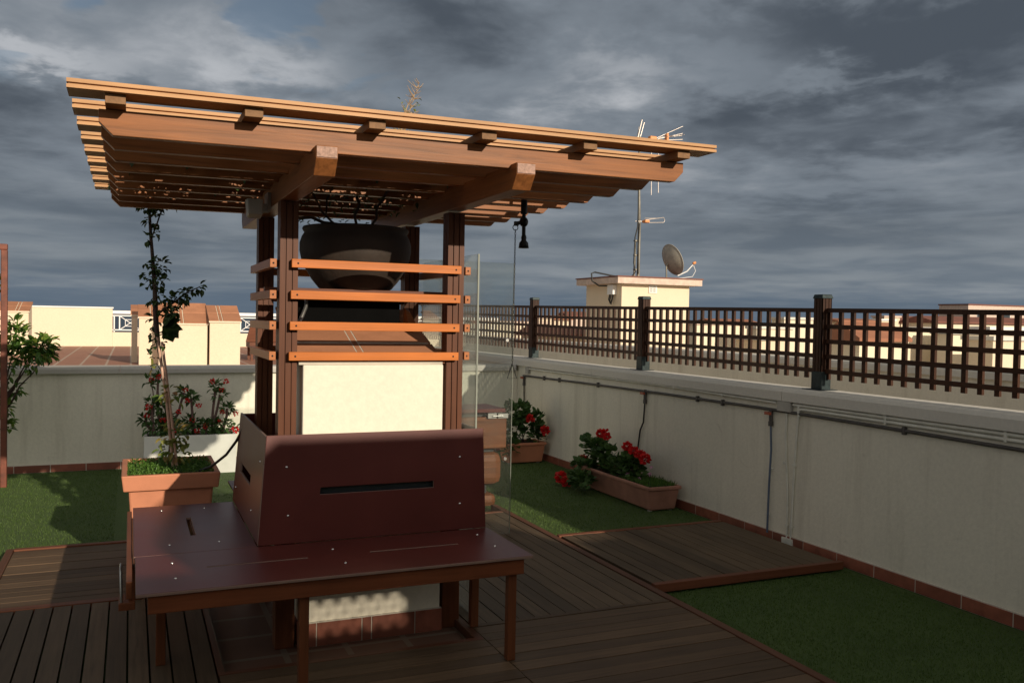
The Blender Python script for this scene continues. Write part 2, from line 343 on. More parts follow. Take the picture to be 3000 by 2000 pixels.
def thing(name, label, cat, loc, group=None):
    o = bpy.data.objects.new(name, None); COL.objects.link(o); o.location = loc; o.empty_display_size = 0.1
    return tag(o, label, cat, group)
def struct(o, label=None):
    o['kind'] = 'structure'
    if label: o['label'] = label
    return o

# ================================================================== SETTING
m = MB(); m.add([(-40000, 60, -30), (60000, 60, -30), (60000, 60000, -30), (-40000, 60000, -30)], [(0, 1, 2, 3)]); struct(m.build('sea', 'sea_water'))
m = MB(); m.add([(-60, -60, -9), (200, -60, -9), (200, 90, -9), (-60, 90, -9)], [(0, 1, 2, 3)]); struct(m.build('ground', 'dry_ground'))
# roof terrace with artificial turf
m = MB(); m.add([(-6, -6, 0), (4.5, -6, 0), (4.5, 10.1, 0), (-6, 10.1, 0)], [(0, 1, 2, 3)]); struct(m.build('terrace_lawn', 'turf'))
m = MB()
def blades(x0, x1, y0, y1, n, h=0.014):
    for _ in range(n):
        x = ru(x0, x1); y = ru(y0, y1); a = ru(0, 6.283); w = 0.0022; l = ru(0.5, 1.2)*h; dx = ru(-1, 1)*h*0.5; dy = ru(-1, 1)*h*0.5
        m.add([(x-math.cos(a)*w, y-math.sin(a)*w, 0.0), (x+math.cos(a)*w, y+math.sin(a)*w, 0.0), (x+dx, y+dy, l)], [(0, 1, 2)])
blades(2.98, 4.44, 2.2, 4.5, 26000); blades(2.94, 4.44, 5.8, 10.0, 20000, 0.018); blades(-2.2, -0.1, 6.7, 10.0, 22000, 0.018); blades(-2.2, -0.78, 4.9, 6.7, 7000); blades(0.0, 2.9, 6.7, 9.4, 5000, 0.018)
tag(m.build('turf_blades', 'turf_blade'), 'short artificial grass pile covering the terrace floor', 'grass', kind='stuff')
# timber decks (walking surface)
def deck(x0, x1, y0, y1, along, w, top=0.05, gap=0.006, th=0.022, mat=None, name='timber_deck'):
    m = MB(); a0, a1 = (y0, y1) if along == 'x' else (x0, x1); n = max(1, round((a1-a0)/w)); st = (a1-a0)/n
    for i in range(n):
        p0 = a0+i*st+gap/2; p1 = a0+(i+1)*st-gap/2; dz = ru(-0.0015, 0.0015)
        if along == 'x': m.box(x0, x1, p0, p1, top-th+dz, top+dz)
        else: m.box(p0, p1, y0, y1, top-th+dz, top+dz)
    return m
m = deck(1.645, 2.86, 4.24, 6.66, 'y', 0.093); d = m.build('timber_deck', 'deck_y'); struct(d)
m = deck(1.645, 2.86, 1.2, 4.20, 'x', 0.10); m.box(1.645, 2.86, 4.205, 4.238, 0.03, 0.0515); struct(m.build('timber_deck', 'deck_x'))
m = deck(0.372, 1.64, 1.2, 4.03, 'x', 0.10); struct(m.build('timber_deck', 'deck_x'))
m = deck(-2.4, 0.366, 1.2, 5.29, 'y', 0.092, gap=0.009); struct(m.build('timber_deck', 'deck_y'))
m = deck(-0.70, 0.33, 5.36, 6.62, 'x', 0.098); struct(m.build('timber_deck', 'deck_x'))
m = deck(2.94, 4.40, 4.50, 5.74, 'y', 0.092, top=0.058); struct(m.build('timber_deck', 'deck_y'))
m = MB(); m.box(2.865, 2.915, 1.2, 6.95, 0.0, 0.056); m.box(-0.75, -0.705, 5.30, 6.67, 0, 0.056); m.box(1.60, 1.643, 4.03, 6.6, 0.0, 0.048); m.box(0.37, 0.40, 4.035, 5.3, 0, 0.048)
struct(m.build('deck_edging', 'trim_y', bevel=0.003))
m = MB(); m.box(-0.703, 0.33, 6.625, 6.67, 0, 0.058); m.box(-0.703, 0.33, 5.30, 5.355, 0, 0.054); m.box(0.372, 1.64, 4.032, 4.07, 0, 0.049); m.box(2.92, 4.40, 5.745, 5.79, 0, 0.062)
m.box(2.92, 4.41, 4.45, 4.495, 0.016, 0.068); m.box(1.645, 2.86, 6.665, 6.71, 0, 0.054)
struct(m.build('deck_edging', 'trim_x', bevel=0.003))
m = MB(); m.box(0.402, 1.598, 4.072, 6.3, 0.0, 0.008); struct(m.build('paved_floor', 'pit_tiles'))
# neighbouring roof terrace beyond the back wall, and the passage floor east of the lattice
m = MB(); m.add([(-9, 10.3, 0.9), (4.4, 10.3, 0.9), (4.4, 22.0, 0.9), (-9, 22.0, 0.9)], [(0, 1, 2, 3)]); struct(m.build('neighbour_terrace_floor', 'terrace_tiles'))
m = MB(); m.add([(4.72, -6, -2.6), (7.5, -6, -2.6), (7.5, 30, -2.6), (4.72, 30, -2.6)], [(0, 1, 2, 3)]); struct(m.build('passage_floor', 'terrace_tiles'))

# ---- parapet walls
def coping_profile(a, b, z0, z1):
    return [(a, z0), (b, z0), (b, z1-0.03), (b-0.012, z1-0.008), (b-0.035, z1), (a+0.035, z1), (a+0.012, z1-0.008), (a, z1-0.03)]
t = thing('parapet_wall', 'long shaded cream rendered parapet wall along the right, below the lattice', 'wall', (4.6, 4, 0))
MB().box(4.5, 4.72, -6, 16.5, -3, 1.082).build('wall', 'cream_wall', t)
m = MB()
for a, b in ((-6, -0.6), (-0.596, 2.3), (2.304, 5.166), (5.17, 8.1), (8.104, 11), (11.004, 16.5)): m.prism(coping_profile(4.465, 4.755, 1.084, 1.182), a, b, 'xz')
m.build('coping', 'coping_pale', t)
m = MB(); y = -2.0
while y < 10.0: m.box(4.486, 4.499, y, min(y+0.322, 10.09), 0.004, 0.082); y += 0.33
m.build('skirting', 'skirting_tile', t, bevel=0.002); MB().box(4.490, 4.4995, -2.0, 10.09, 0.002, 0.088).build('skirting_grout', 'grout', t)
t = thing('parapet_wall', 'low cream rendered parapet wall across the back, with a grey coping', 'wall', (0, 10.2, 0))
MB().box(-9, 4.497, 10.1, 10.3, -3, 1.012).build('wall', 'cream_wall', t)
m = MB()
for a, b in ((-9, -3.1), (-3.096, -0.1), (-0.096, 2.6), (2.604, 4.462)): m.prism(coping_profile(10.06, 10.34, 1.014, 1.088), a, b, 'yz')
m.build('coping', 'coping', t)
m = MB(); x = -8.0
while x < 4.48: m.box(x, min(x+0.322, 4.48), 10.086, 10.099, 0.004, 0.076); x += 0.33
m.build('skirting', 'skirting_tile', t, bevel=0.002); MB().box(-8, 4.48, 10.090, 10.0995, 0.002, 0.082).build('skirting_grout', 'grout', t)
t = thing('parapet_wall', 'shaded beige parapet wall with white coping beyond the lattice, across the passage', 'wall', (7.6, 8, -2.6))
MB().box(7.5, 7.72, -6, 24, -9, 1.17).build('wall', 'cream_wall', t)
MB().prism(coping_profile(7.46, 7.76, 1.172, 1.262), -6, 24, 'xz').build('coping', 'coping_pale', t)
# unseen walls added behind the camera, shaped to cast the foreground shade
t = thing('added_shade_wall', 'unseen tall cream wall with a small lattice opening, added behind the camera to cast shade', 'wall', (3.4, -2.06, 0))
m = MB(); m.prism([(1.95, 0), (2.55, 0), (2.55, 3.27), (2.42, 3.27), (1.95, 2.86)], -2.12, -2.0, 'xz'); m.box(3.12, 4.99, -2.12, -2.0, 0, 3.27); m.box(2.55, 3.12, -2.12, -2.0, 2.49, 3.27); m.box(2.55, 3.12, -2.12, -2.0, 0, 2.30); m.build('wall', 'cream_wall', t)
m = MB()
for i in range(12):
    a = 2.30+i*0.085; m.tube([(a, -2.06, 2.26), (a+0.34, -2.06, 2.60)], 0.013, 4, False); m.tube([(a+0.3, -2.04, 2.26), (a-0.04, -2.04, 2.60)], 0.013, 4, False)
m.build('lattice_panel', 'fence_z', t)  # added lattice dapples the light reaching under the bench
t = thing('added_shade_wall', 'unseen lower cream wall added behind the camera on the left to cast shade', 'wall', (-1.5, -2.06, 0))  # unseen wall added to shade the near left deck
MB().box(-6, 1.94, -2.12, -2.0, 0, 2.64).build('wall', 'cream_wall', t)
t = thing('added_shade_block', 'unseen cream block added behind the camera on the right to cast shade', 'building', (7, -2.6, 0))  # unseen block added to shade the turf on the right
MB().box(5.09, 9, -3.2, -2.0, -3, 2.68).build('wall', 'cream_wall', t); MB().box(5.085, 9.05, -3.25, -1.99, 2.682, 2.72).build('roof', 'coping', t)

# ================================================================== PERGOLA
TX = 0.0105; RX0 = -0.066
def tilt(x): return TX*(x-RX0)
def shear(m):
    m.v = [(v[0], v[1], v[2]+tilt(v[0])) for v in m.v]; return m
perg = thing('pergola', 'varnished wooden pergola with slatted roof on four grooved posts around the masonry block', 'pergola', (1.14, 4.8, 0))
PX = ((0.665, 0.752), (1.530, 1.620)); PYF = 4.36; PYB = 5.15
def post(x0, x1, y0):
    m = MB(); w = x1-x0; d = 0.088; g = 0.006; s3 = (w-2*g)/3
    m.box(x0+0.006, x1-0.006, y0+0.008, y0+d-0.008, 0.30, 2.21)
    for i in range(3):
        a = x0+i*(s3+g); m.box(a, a+s3, y0, y0+0.0075, 0.30, 2.21); m.box(a, a+s3, y0+d-0.0075, y0+d, 0.30, 2.21)
    s4 = (d-2*g-0.016)/3
    for i in range(3):
        b = y0+0.008+i*(s4+g); m.box(x0, x0+0.0055, b, b+s4, 0.30, 2.21); m.box(x1-0.0055, x1, b, b+s4, 0.30, 2.21)
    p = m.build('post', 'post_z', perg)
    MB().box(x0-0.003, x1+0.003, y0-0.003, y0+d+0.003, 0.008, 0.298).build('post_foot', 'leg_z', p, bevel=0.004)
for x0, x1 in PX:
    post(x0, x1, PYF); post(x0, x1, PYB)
for x0, x1 in PX:
    m = MB(); prof = [(3.485, 2.268), (3.535, 2.205), (5.95, 2.205), (5.99, 2.25), (5.99, 2.318), (3.485, 2.318)]
    m.prism(prof, x0, x1, 'yz'); b = shear(m).build('beam', 'varnish_y', perg, bevel=0.003)
    m = MB(); m.box(x0+0.003, x1-0.003, 3.4815, 3.4835, 2.272, 2.314); shear(m).build('end_grain', 'grain_end', b)
RY = [3.55+0.291*i for i in range(9)]
for i, y in enumerate(RY):
    m = MB(); prof = [(-0.112, 2.394), (-0.112, 2.349), (-0.064, 2.301), (2.386, 2.301), (2.434, 2.349), (2.434, 2.394)]
    m.prism(prof, y, y+0.045, 'xz'); shear(m).build('rafter', 'varnish_x', perg, bevel=0.002)
for x in (-0.089, 0.390, 0.868, 1.352, 1.838, 2.334):
    m = MB(); m.box(x, x+0.068, 3.45, 6.14, 2.3955, 2.430); shear(m).build('batten', 'batten_y', perg, bevel=0.002)
SY = [3.42+0.325*i for i in range(9)]
for y in SY:
    m = MB(); m.box(-0.21, 2.53, y, y+0.145, 2.431, 2.4435); m.box(-0.205, 2.525, y+0.010, y+0.135, 2.4435, 2.4505); m.box(-0.21, 2.53, y, y+0.145, 2.4505, 2.464)
    shear(m).build('roof_slat', 'slat_x', perg)
RZ = (1.928, 1.775, 1.624, 1.475)
def rail(x0, x1, y0, y1, z, mat):
    m = MB(); m.box(x0, x1, y0, y1, z-0.042, z); r = m.build('rail', mat, perg, bevel=0.002)
    for px in ((x0+0.03, x1-0.03) if mat == 'rail_x' else ((x0+x1)/2,)):
        MB().lathe([(0, -0.001), (0.0048, -0.001), (0.0048, 0.003), (0, 0.003)], (px, y0, z-0.021), 12, axis=(0, 1, 0)).build('screw', 'black_metal', r)
for i, z in enumerate(RZ):
    e = i*0.003
    rail(0.716-e, 1.592-e, 4.322, 4.348, z, 'rail_x'); rail(0.72, 1.60, 5.25, 5.276, z, 'rail_x')
    rail(0.620, 0.652, 4.375, 5.13, z, 'rail_y'); rail(1.634, 1.664, 4.375, 5.20, z, 'rail_y')
for z in RZ:
    for b in ((0.716, 0.740, 4.3485, 4.3595), (1.543, 1.567, 4.3485, 4.3595), (0.6525, 0.6645, 4.40, 4.43), (1.6205, 1.6335, 4.40, 4.43), (0.73, 0.75, 5.2385, 5.2495)):
        MB().box(*b, z-0.038, z-0.004).build('spacer', 'black_plastic', perg)
m = MB(); m.box(0.625, 1.655, 4.58, 4.63, 1.776, 1.796); m.box(0.625, 1.655, 4.86, 4.91, 1.776, 1.796); m.build('pot_bearer', 'trim_x', perg)

# ---- masonry block (barbecue chimney) between the posts
t = thing('masonry_block', 'cream rendered masonry block with sloping tiled top inside the pergola', 'masonry block', (1.13, 4.65, 0))
MB().box(0.780, 1.508, 4.345, 5.12, 0.0, 1.41).build('wall', 'block_wall', t, bevel=0.006)
m = MB()
xs = [0.772, 0.86, 1.09, 1.14, 1.37, 1.516]
for a, b in zip(xs[:-1], xs[1:]):
    if b-a < 0.06: b2 = b
    m.box(a+0.003, b-0.003, 4.333, 4.3445, 0.01, 0.125)
m.box(0.7685, 0.7795, 4.335, 5.1, 0.01, 0.125); m.box(1.5085, 1.5195, 4.335, 5.1, 0.01, 0.125)
m.build('skirting', 'skirting_tile', t); MB().box(0.7735, 1.5145, 4.337, 4.3446, 0.008, 0.131).build('skirting_grout', 'grout', t)
def capz(y): return 1.425+(y-4.35)*0.36
m = MB(); ys = [4.352, 4.60, 4.86, 5.13]; cx = [0.745, 1.06, 1.09, 1.52]
for a, b in zip(ys[:-1], ys[1:]):
    for c, d in ((0.757, 1.075), (1.115, 1.522)):
        g = 0.011; m.hexa([(c, a+g, capz(a+g)-0.014), (d, a+g, capz(a+g)-0.014), (d, b-g, capz(b-g)-0.014), (c, b-g, capz(b-g)-0.014), (c, a+g, capz(a+g)), (d, a+g, capz(a+g)), (d, b-g, capz(b-g)), (c, b-g, capz(b-g))])
m2 = MB(); m2.hexa([(1.081, 4.36, capz(4.36)-0.014), (1.109, 4.36, capz(4.36)-0.014), (1.109, 5.1, capz(5.1)-0.014), (1.081, 5.1, capz(5.1)-0.014), (1.081, 4.36, capz(4.36)-0.001), (1.109, 4.36, capz(4.36)-0.001), (1.109, 5.1, capz(5.1)-0.001), (1.081, 5.1, capz(5.1)-0.001)])
cap = m.build('tiled_top', 'terracotta_roof', t, bevel=0.002)
g = MB(); g.hexa([(0.76, 4.352, 1.411), (1.505, 4.352, 1.411), (1.505, 5.105, 1.411), (0.76, 5.105, 1.411), (0.76, 4.352, capz(4.352)-0.002), (1.505, 4.352, capz(4.352)-0.002), (1.505, 5.105, capz(5.105)-0.002), (0.76, 5.105, capz(5.105)-0.002)])
g.build('mortar', 'grout', cap); m2.build('tile_strip', 'terracotta_roof', cap)
m = MB(); m.box(0.80, 1.40, 4.80, 5.08, 1.60, 1.728); m.box(0.78, 1.42, 4.78, 5.10, 1.728, 1.738); m.build('smoke_hood', 'hood_black', t, bevel=0.004)
MB().tube([(0.80, 4.70, 1.57), (0.83, 4.72, 1.63), (0.865, 4.76, 1.70), (0.87, 4.78, 1.735)], 0.011).build('flue_pipe', 'steel', t)
m = MB(); m.hexa([(1.44, 4.74, 1.58), (1.50, 4.74, 1.58), (1.50, 4.80, 1.60), (1.42, 4.80, 1.62), (1.42, 4.76, 1.70), (1.45, 4.76, 1.68), (1.45, 4.80, 1.70), (1.42, 4.80, 1.71)]); m.build('bracket', 'varnish_x', t)

# ================================================================== BENCH
LAM = ['maroon_laminate', 'laminate_edge']
bench = thing('corner_bench', 'maroon laminate wraparound bench with slotted backrests on a wooden frame, in front of the pergola', 'bench', (0.9, 4.3, 0.05))
ST, SB = 0.550, 0.536
def panel_with_slots(m, x0, x1, y0, y1, slots, z0, z1, r=0.025):
    """horizontal board with rectangular holes, all cells share a grid"""
    xs = sorted({x0, x1, *[s[0] for s in slots], *[s[1] for s in slots]}); ys = sorted({y0, y1, *[s[2] for s in slots], *[s[3] for s in slots]})
    def hole(a, b, c, d): return any(s[0] <= a and b <= s[1] and s[2] <= c and d <= s[3] for s in slots)
    idx = {}
    vs = []; fs = []; mi = []
    def V(x, y, z):
        k = (x, y, z)
        if k not in idx: idx[k] = len(vs); vs.append(k)
        return idx[k]
    cells = [[not hole(xs[i], xs[i+1], ys[j], ys[j+1]) for j in range(len(ys)-1)] for i in range(len(xs)-1)]
    for i in range(len(xs)-1):
        for j in range(len(ys)-1):
            if not cells[i][j]: continue
            a, b, c, d = xs[i], xs[i+1], ys[j], ys[j+1]
            fs.append((V(a, c, z1), V(b, c, z1), V(b, d, z1), V(a, d, z1))); fs.append((V(a, d, z0), V(b, d, z0), V(b, c, z0), V(a, c, z0)))
            if i == 0 or not cells[i-1][j]: fs.append((V(a, d, z0), V(a, c, z0), V(a, c, z1), V(a, d, z1)))
            if i == len(xs)-2 or not cells[i+1][j]: fs.append((V(b, c, z0), V(b, d, z0), V(b, d, z1), V(b, c, z1)))
            if j == 0 or not cells[i][j-1]: fs.append((V(a, c, z0), V(b, c, z0), V(b, c, z1), V(a, c, z1)))
            if j == len(ys)-2 or not cells[i][j+1]: fs.append((V(b, d, z0), V(a, d, z0), V(a, d, z1), V(b, d, z1)))
    m.add(vs, fs); m.mi[-len(fs):] = [0 if len({vs[i][2] for i in f}) == 1 else 1 for f in fs]; return m
def screws(pts, parent, r=0.0062):
    for p, nrm in pts:
        p = Vector(p); n = Vector(nrm).normalized(); MB().lathe([(0, -0.004), (r, -0.004), (r, 0.0012), (r*0.6, 0.004), (0, 0.005)], p, 14, axis=n).build('screw', 'bolt', parent)
# seats
m = panel_with_slots(MB(), 0.026, 1.74, 3.685, 4.268, [(0.314, 0.749, 3.99, 4.004), (1.041, 1.479, 3.995, 4.009)], SB, ST)
fs_ = m.build('seat', LAM, bench, bevel=0.0025)
screws([((x, y, ST), (0, 0, 1)) for x, y in ((0.176, 4.109), (0.18, 3.865), (0.886, 4.106), (0.891, 3.857), (1.634, 4.14), (1.634, 3.903))], fs_)
m = panel_with_slots(MB(), 0.020, 0.562, 4.270, 5.36, [(0.282, 0.306, 4.60, 5.01)], SB, ST)
ls_ = m.build('seat', LAM, bench, bevel=0.0025)
screws([((x, y, ST), (0, 0, 1)) for x, y in ((0.166, 5.227), (0.394, 5.227), (0.179, 4.437), (0.404, 4.429))], ls_)
m = panel_with_slots(MB(), 0.60, 1.74, 5.50, 6.05, [(0.9, 1.4, 5.75, 5.764)], SB, ST); m.build('seat', LAM, bench, bevel=0.0025)
# backrests: leaning boards with a handle slot
def slanted_board(corners, slots, th, nrm, name='backrest'):
    """corners: bl, br, tr, tl ; slots in 0..1 board coordinates (u0,u1,v0,v1)"""
    bl, br, tr, tl = [Vector(c) for c in corners]; n = Vector(nrm).normalized()
    g = panel_with_slots(MB(), 0.0, 1.0, 0.0, 1.0, slots, 0.0, 1.0)
    vs = []
    for (u, v, w) in g.v:
        p = (bl*(1-u)+br*u)*(1-v)+(tl*(1-u)+tr*u)*v
        vs.append(p+n*(w-1)*th)
    g.v = [tuple(v) for v in vs]; return g.build(name, LAM, bench, bevel=0.0025)
bf = slanted_board([(0.563, 4.271, 0.551), (1.733, 4.271, 0.551), (1.728, 4.315, 1.072), (0.604, 4.315, 1.072)], [(0.243, 0.752, 0.435, 0.498)], 0.013, (0, -0.52, 0.044))
nb = (0, -0.52, 0.044)
screws([((0.699, 4.3020, 0.918), nb), ((1.592, 4.3028, 0.927), nb), ((0.705, 4.2823, 0.685), nb), ((1.589, 4.2823, 0.685), nb)], bf)
bs = slanted_board([(0.563, 5.40, 0.551), (0.563, 4.290, 0.551), (0.604, 4.345, 1.065), (0.610, 5.45, 1.065)], [(0.21, 0.62, 0.40, 0.50)], 0.013, (-0.52, 0, 0.04))
ns = (-0.52, 0, 0.04)
screws([((0.594, 4.443, 0.928), ns), ((0.571, 5.30, 0.646), ns), ((0.572, 4.601, 0.654), ns)], bs, 0.006)
slanted_board([(1.733, 4.290, 0.551), (1.733, 5.40, 0.551), (1.728, 5.45, 1.065), (1.728, 4.345, 1.065)], [(0.3, 0.7, 0.4, 0.5)], 0.013, (0.52, 0, 0.03))
slanted_board([(1.733, 5.47, 0.551), (0.60, 5.47, 0.551), (0.61, 5.40, 1.065), (1.728, 5.40, 1.065)], [(0.3, 0.7, 0.4, 0.5)], 0.013, (0, 0.52, 0.05))
MB().box(0.79, 1.50, 4.330, 4.338, 0.66, 0.90).build('slot_shade_board', 'window_dark', bench)  # dark board added behind the slot to stand for its shade
# frame
for b in ((0.07, 1.70, 3.70, 3.722, 0.462, 0.5355), (0.10, 1.66, 3.86, 3.90, 0.425, 0.5355), (0.05, 0.56, 5.30, 5.325, 0.455, 0.5355), (0.10, 0.55, 4.60, 4.64, 0.44, 0.5355)):
    MB().box(*b).build('apron', 'apron_x', bench, bevel=0.003)
for b in ((-0.010, 0.014, 3.93, 5.34, 0.462, 0.5355), (1.665, 1.687, 3.722, 4.30, 0.462, 0.5355), (0.545, 0.562, 4.275, 5.3, 0.455, 0.5355), (0.30, 0.33, 3.90, 5.30, 0.44, 0.5355)):
    MB().box(*b).build('apron', 'apron_y', bench, bevel=0.003)
for x, y in ((1.632, 3.722), (0.665, 3.722), (0.115, 4.235), (0.03, 5.27), (0.50, 5.26), (1.62, 5.98), (0.66, 5.98), (1.632, 4.20)):
    MB().box(x, x+0.042, y, y+0.042, 0.051 if x > 1.6 and y > 4.1 or y < 4.3 else 0.0, 0.462).build('leg', 'leg_z', bench, bevel=0.004)
m = MB(); m.tube([(-0.030, 4.40, 0.31), (-0.034, 4.40, 0.44), (-0.034, 4.42, 0.462), (-0.034, 4.50, 0.462), (-0.034, 4.52, 0.44), (-0.030, 4.52, 0.31)], 0.006, 8); m.build('handle_loop', 'steel', bench)
m = MB(); m.box(-0.042, 0.03, 4.38, 4.54, 0.275, 0.31); m.box(0.0, 0.03, 4.42, 4.48, 0.31, 0.463); m.build('handle_block', 'apron_y', bench, bevel=0.003)

# ================================================================== CLAY POT on the pergola
t = thing('clay_pot', 'big dark round clay pot resting high inside the pergola', 'pot', (1.13, 4.75, 1.797))
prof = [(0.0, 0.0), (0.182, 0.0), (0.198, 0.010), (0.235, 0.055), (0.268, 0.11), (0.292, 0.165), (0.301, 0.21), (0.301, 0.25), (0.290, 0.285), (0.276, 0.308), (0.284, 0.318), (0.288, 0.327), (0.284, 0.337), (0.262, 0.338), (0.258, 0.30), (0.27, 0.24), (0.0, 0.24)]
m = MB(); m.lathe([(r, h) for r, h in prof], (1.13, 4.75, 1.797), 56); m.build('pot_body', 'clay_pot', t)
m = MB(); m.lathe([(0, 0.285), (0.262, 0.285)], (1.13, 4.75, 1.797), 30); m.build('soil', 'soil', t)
pl = thing('dry_climber', 'bare dark climbing stems rising from the high clay pot into the roof slats', 'plant', (1.13, 4.75, 2.08))
m = MB()
def wander(a, b, n, j):
    a = Vector(a); b = Vector(b); return [a.lerp(b, i/n)+Vector((ru(-j, j), ru(-j, j), ru(-j, j)))*(1 if 0 < i < n else 0) for i in range(n+1)]
m.tube(wander((1.08, 4.7, 2.08), (0.78, 4.55, 2.36), 6, 0.02), 0.006, 6); m.tube(wander((1.12, 4.75, 2.08), (1.15, 4.8, 2.42), 6, 0.03), 0.008, 6)
m.tube(wander((1.2, 4.8, 2.08), (1.30, 4.7, 2.40), 6, 0.02), 0.007, 6); m.tube(wander((0.98, 4.72, 2.08), (1.0, 4.9, 2.40), 5, 0.03), 0.005, 6)
m.tube(wander((0.76, 4.7, 2.185), (1.22, 4.75, 2.12), 7, 0.012), 0.009, 6)
m.build('stems', 'stem_dark', pl)
m = MB()
for _ in range(150):
    q = Vector((ru(0.75, 1.5), ru(4.6, 5.3), ru(2.25, 2.46))); m.leaf(q, (ru(-1, 1), ru(-1, 1), ru(-0.6, 0.4)), (ru(-.3, .3), ru(-.3, .3), 1), ru(0.025, 0.045), 0.022)
for _ in range(26):
    q = Vector((ru(0.82, 1.2), ru(4.68, 4.8), ru(2.13, 2.19))); m.leaf(q, (ru(-1, 1), ru(-1, 1), ru(-0.6, 0.8)), (0, 0, 1), ru(0.02, 0.035), 0.018)
m.build('leaves', 'leaf_dark', pl)
rc = thing('roof_creeper', 'tangle of dark creeper leaves lying on the rafters under the rear roof slats, thickened to block sun', 'plant', (1.0, 5.2, 2.40))
m = MB()
for _ in range(4600):
    x = ru(0.0, 1.75); y = ru(4.25, 5.95)
    if rnd() < 0.12+0.25*math.sin(x*3.1+1)*math.sin(y*5.0): continue
    m.leaf((x, y, ru(2.36, 2.42)+tilt(x)), (ru(-1, 1), ru(-1, 1), ru(-0.5, 0.4)), (ru(-.4, .4), ru(-.4, .4), 1), ru(0.04, 0.07), 0.04)
for _ in range(2600): m.leaf((ru(-0.1, 2.35), ru(5.86, 6.03), ru(2.405, 2.46)+0.008), (ru(-1, 1), ru(-.6, .6), ru(-1.0, 0.6)), (ru(-.6, .6), 1, ru(-.5, .5)), ru(0.04, 0.07), 0.045)  # dense leaf strip added to block sun between the rear slats
m.build('leaves', 'leaf_dark', rc)
m = MB()
for k in range(9):
    y = 4.4+k*0.17; m.tube(wander((0.0, y, 2.415), (1.8, y+ru(-.2, .2), 2.44), 12, 0.012), 0.006, 5)
m.build('stems', 'stem_dark', rc)
# dry plume sticking out above the roof
t = thing('dry_branch', 'dry feathery branch sticking up above the pergola roof', 'branch', (1.27, 4.6, 2.45))
m = MB(); A = Vector((1.26, 4.6, 2.44)); B = Vector((1.43, 4.6, 2.93)); path = [A.lerp(B, i/8)+Vector((0.03*math.sin(i*0.9)*i/8, 0, 0)) for i in range(9)]
m.tube(path, [0.006-0.0006*i for i in range(9)], 6)
for i in range(110):
    f = ru(0.12, 1.0); p = A.lerp(B, f); l = ru(0.03, 0.085)*(1.15-f*0.5); e = p+Vector((ru(-1, 1), ru(-1, 1), ru(0.0, 1.0)))*l
    m.tube([p, (p+e)/2+Vector((0, 0, -0.004)), e], [0.0024, 0.0018, 0.0010], 4)
m.build('twigs', 'dry_twig', t)
m = MB()
for i in range(120):
    f = ru(0.0, 0.75); p = A.lerp(B, f)+Vector((ru(-.05, .05), ru(-.04, .04), ru(-.03, .05))); m.leaf(p, (ru(-1, 1), ru(-1, 1), ru(-1, 1)), (0, 0, 1), 0.022, 0.013)
m.build('leaves', 'leaf_yellow', t)
m = MB()
for i in range(9): m.leaf((0.82+ru(-.02, .02), 4.4+ru(-.02, .02), 2.475+ru(-.004, .006)), (ru(-1, 1), ru(-1, 1), 0.3), (0, 0, 1), 0.03, 0.022)
tag(m.build('fallen_petals', 'petal_red'), 'small red fallen blossom lying on the pergola roof', 'blossom')
# spotlight on the left beam
t = thing('spotlight', 'beige spotlight fixed to the inner side of the left roof beam', 'lamp', (0.60, 4.7, 2.2))
m = MB(); m.hexa([(0.545, 4.62, 2.165), (0.615, 4.62, 2.165), (0.615, 4.70, 2.15), (0.545, 4.70, 2.15), (0.54, 4.63, 2.245), (0.62, 4.63, 2.245), (0.62, 4.735, 2.25), (0.54, 4.735, 2.25)]); m.build('lamp_head', 'grey_box', t, bevel=0.006)
m = MB(); m.box(0.60, 0.664, 4.70, 4.78, 2.19, 2.23); m.box(0.648, 0.664, 4.68, 4.80, 2.20, 2.29); m.build('bracket', 'steel', t)

# ================================================================== GLASS
t = thing('glass_screen', 'narrow clear glass screen standing beside the right rear posts', 'glass panel', (1.71, 4.85, 0.05))
MB().box(1.702, 1.710, 4.374, 5.32, 0.052, 2.0).build('pane', 'clear_glass', t); MB().box(1.7015, 1.7105, 4.366, 4.3735, 0.052, 2.0).build('pane_edge', 'glass_edge', t)
t = thing('glass_screen', 'wide clear glass screen further back, right of the pergola', 'glass panel', (2.2, 5.95, 0.05))
MB().box(1.75, 2.606, 5.95, 5.958, 0.056, 2.07).build('pane', 'clear_glass', t); MB().box(2.6065, 2.610, 5.9495, 5.9585, 0.056, 2.07).build('pane_edge', 'glass_edge', t)
for z in (0.62, 1.5): MB().tube([(2.56, 5.944, z), (2.56, 5.9495, z)], 0.012, 12).build('fixing', 'bolt', t)

# ================================================================== SHOWER
t = thing('garden_shower', 'black outdoor shower head hanging from the roof with a pull chain', 'shower', (2.07, 4.6, 2.3))
m = MB(); m.tube([(2.070, 4.6, 2.42), (2.070, 4.6, 2.28), (2.071, 4.6, 2.13)], 0.011, 12); m.tube([(2.07, 4.6, 2.34), (2.07, 4.6, 2.26)], 0.019, 12); m.build('pipe', 'black_metal', t)
m = MB(); m.blob((2.07, 4.6, 2.215), (0.026, 0.026, 0.03), 16, 10); m.tube([(2.07, 4.6, 2.215), (2.028, 4.6, 2.205)], 0.011, 10); m.box(2.012, 2.034, 4.59, 4.61, 2.19, 2.215); m.build('valve', 'black_metal', t)
m = MB(); m.lathe([(0.0, 0.075), (0.012, 0.075), (0.016, 0.06), (0.014, 0.045), (0.026, 0.03), (0.030, 0.0), (0.0, 0.004)], (2.072, 4.6, 2.065), 24); m.build('shower_head', 'black_metal', t)
m = MB(); ring = [(2.018+0.016*math.cos(a*math.pi/6), 4.6, 2.180+0.016*math.sin(a*math.pi/6)) for a in range(13)]; m.tube(ring, 0.0025, 6, caps=False)
z = 2.16; k = 0
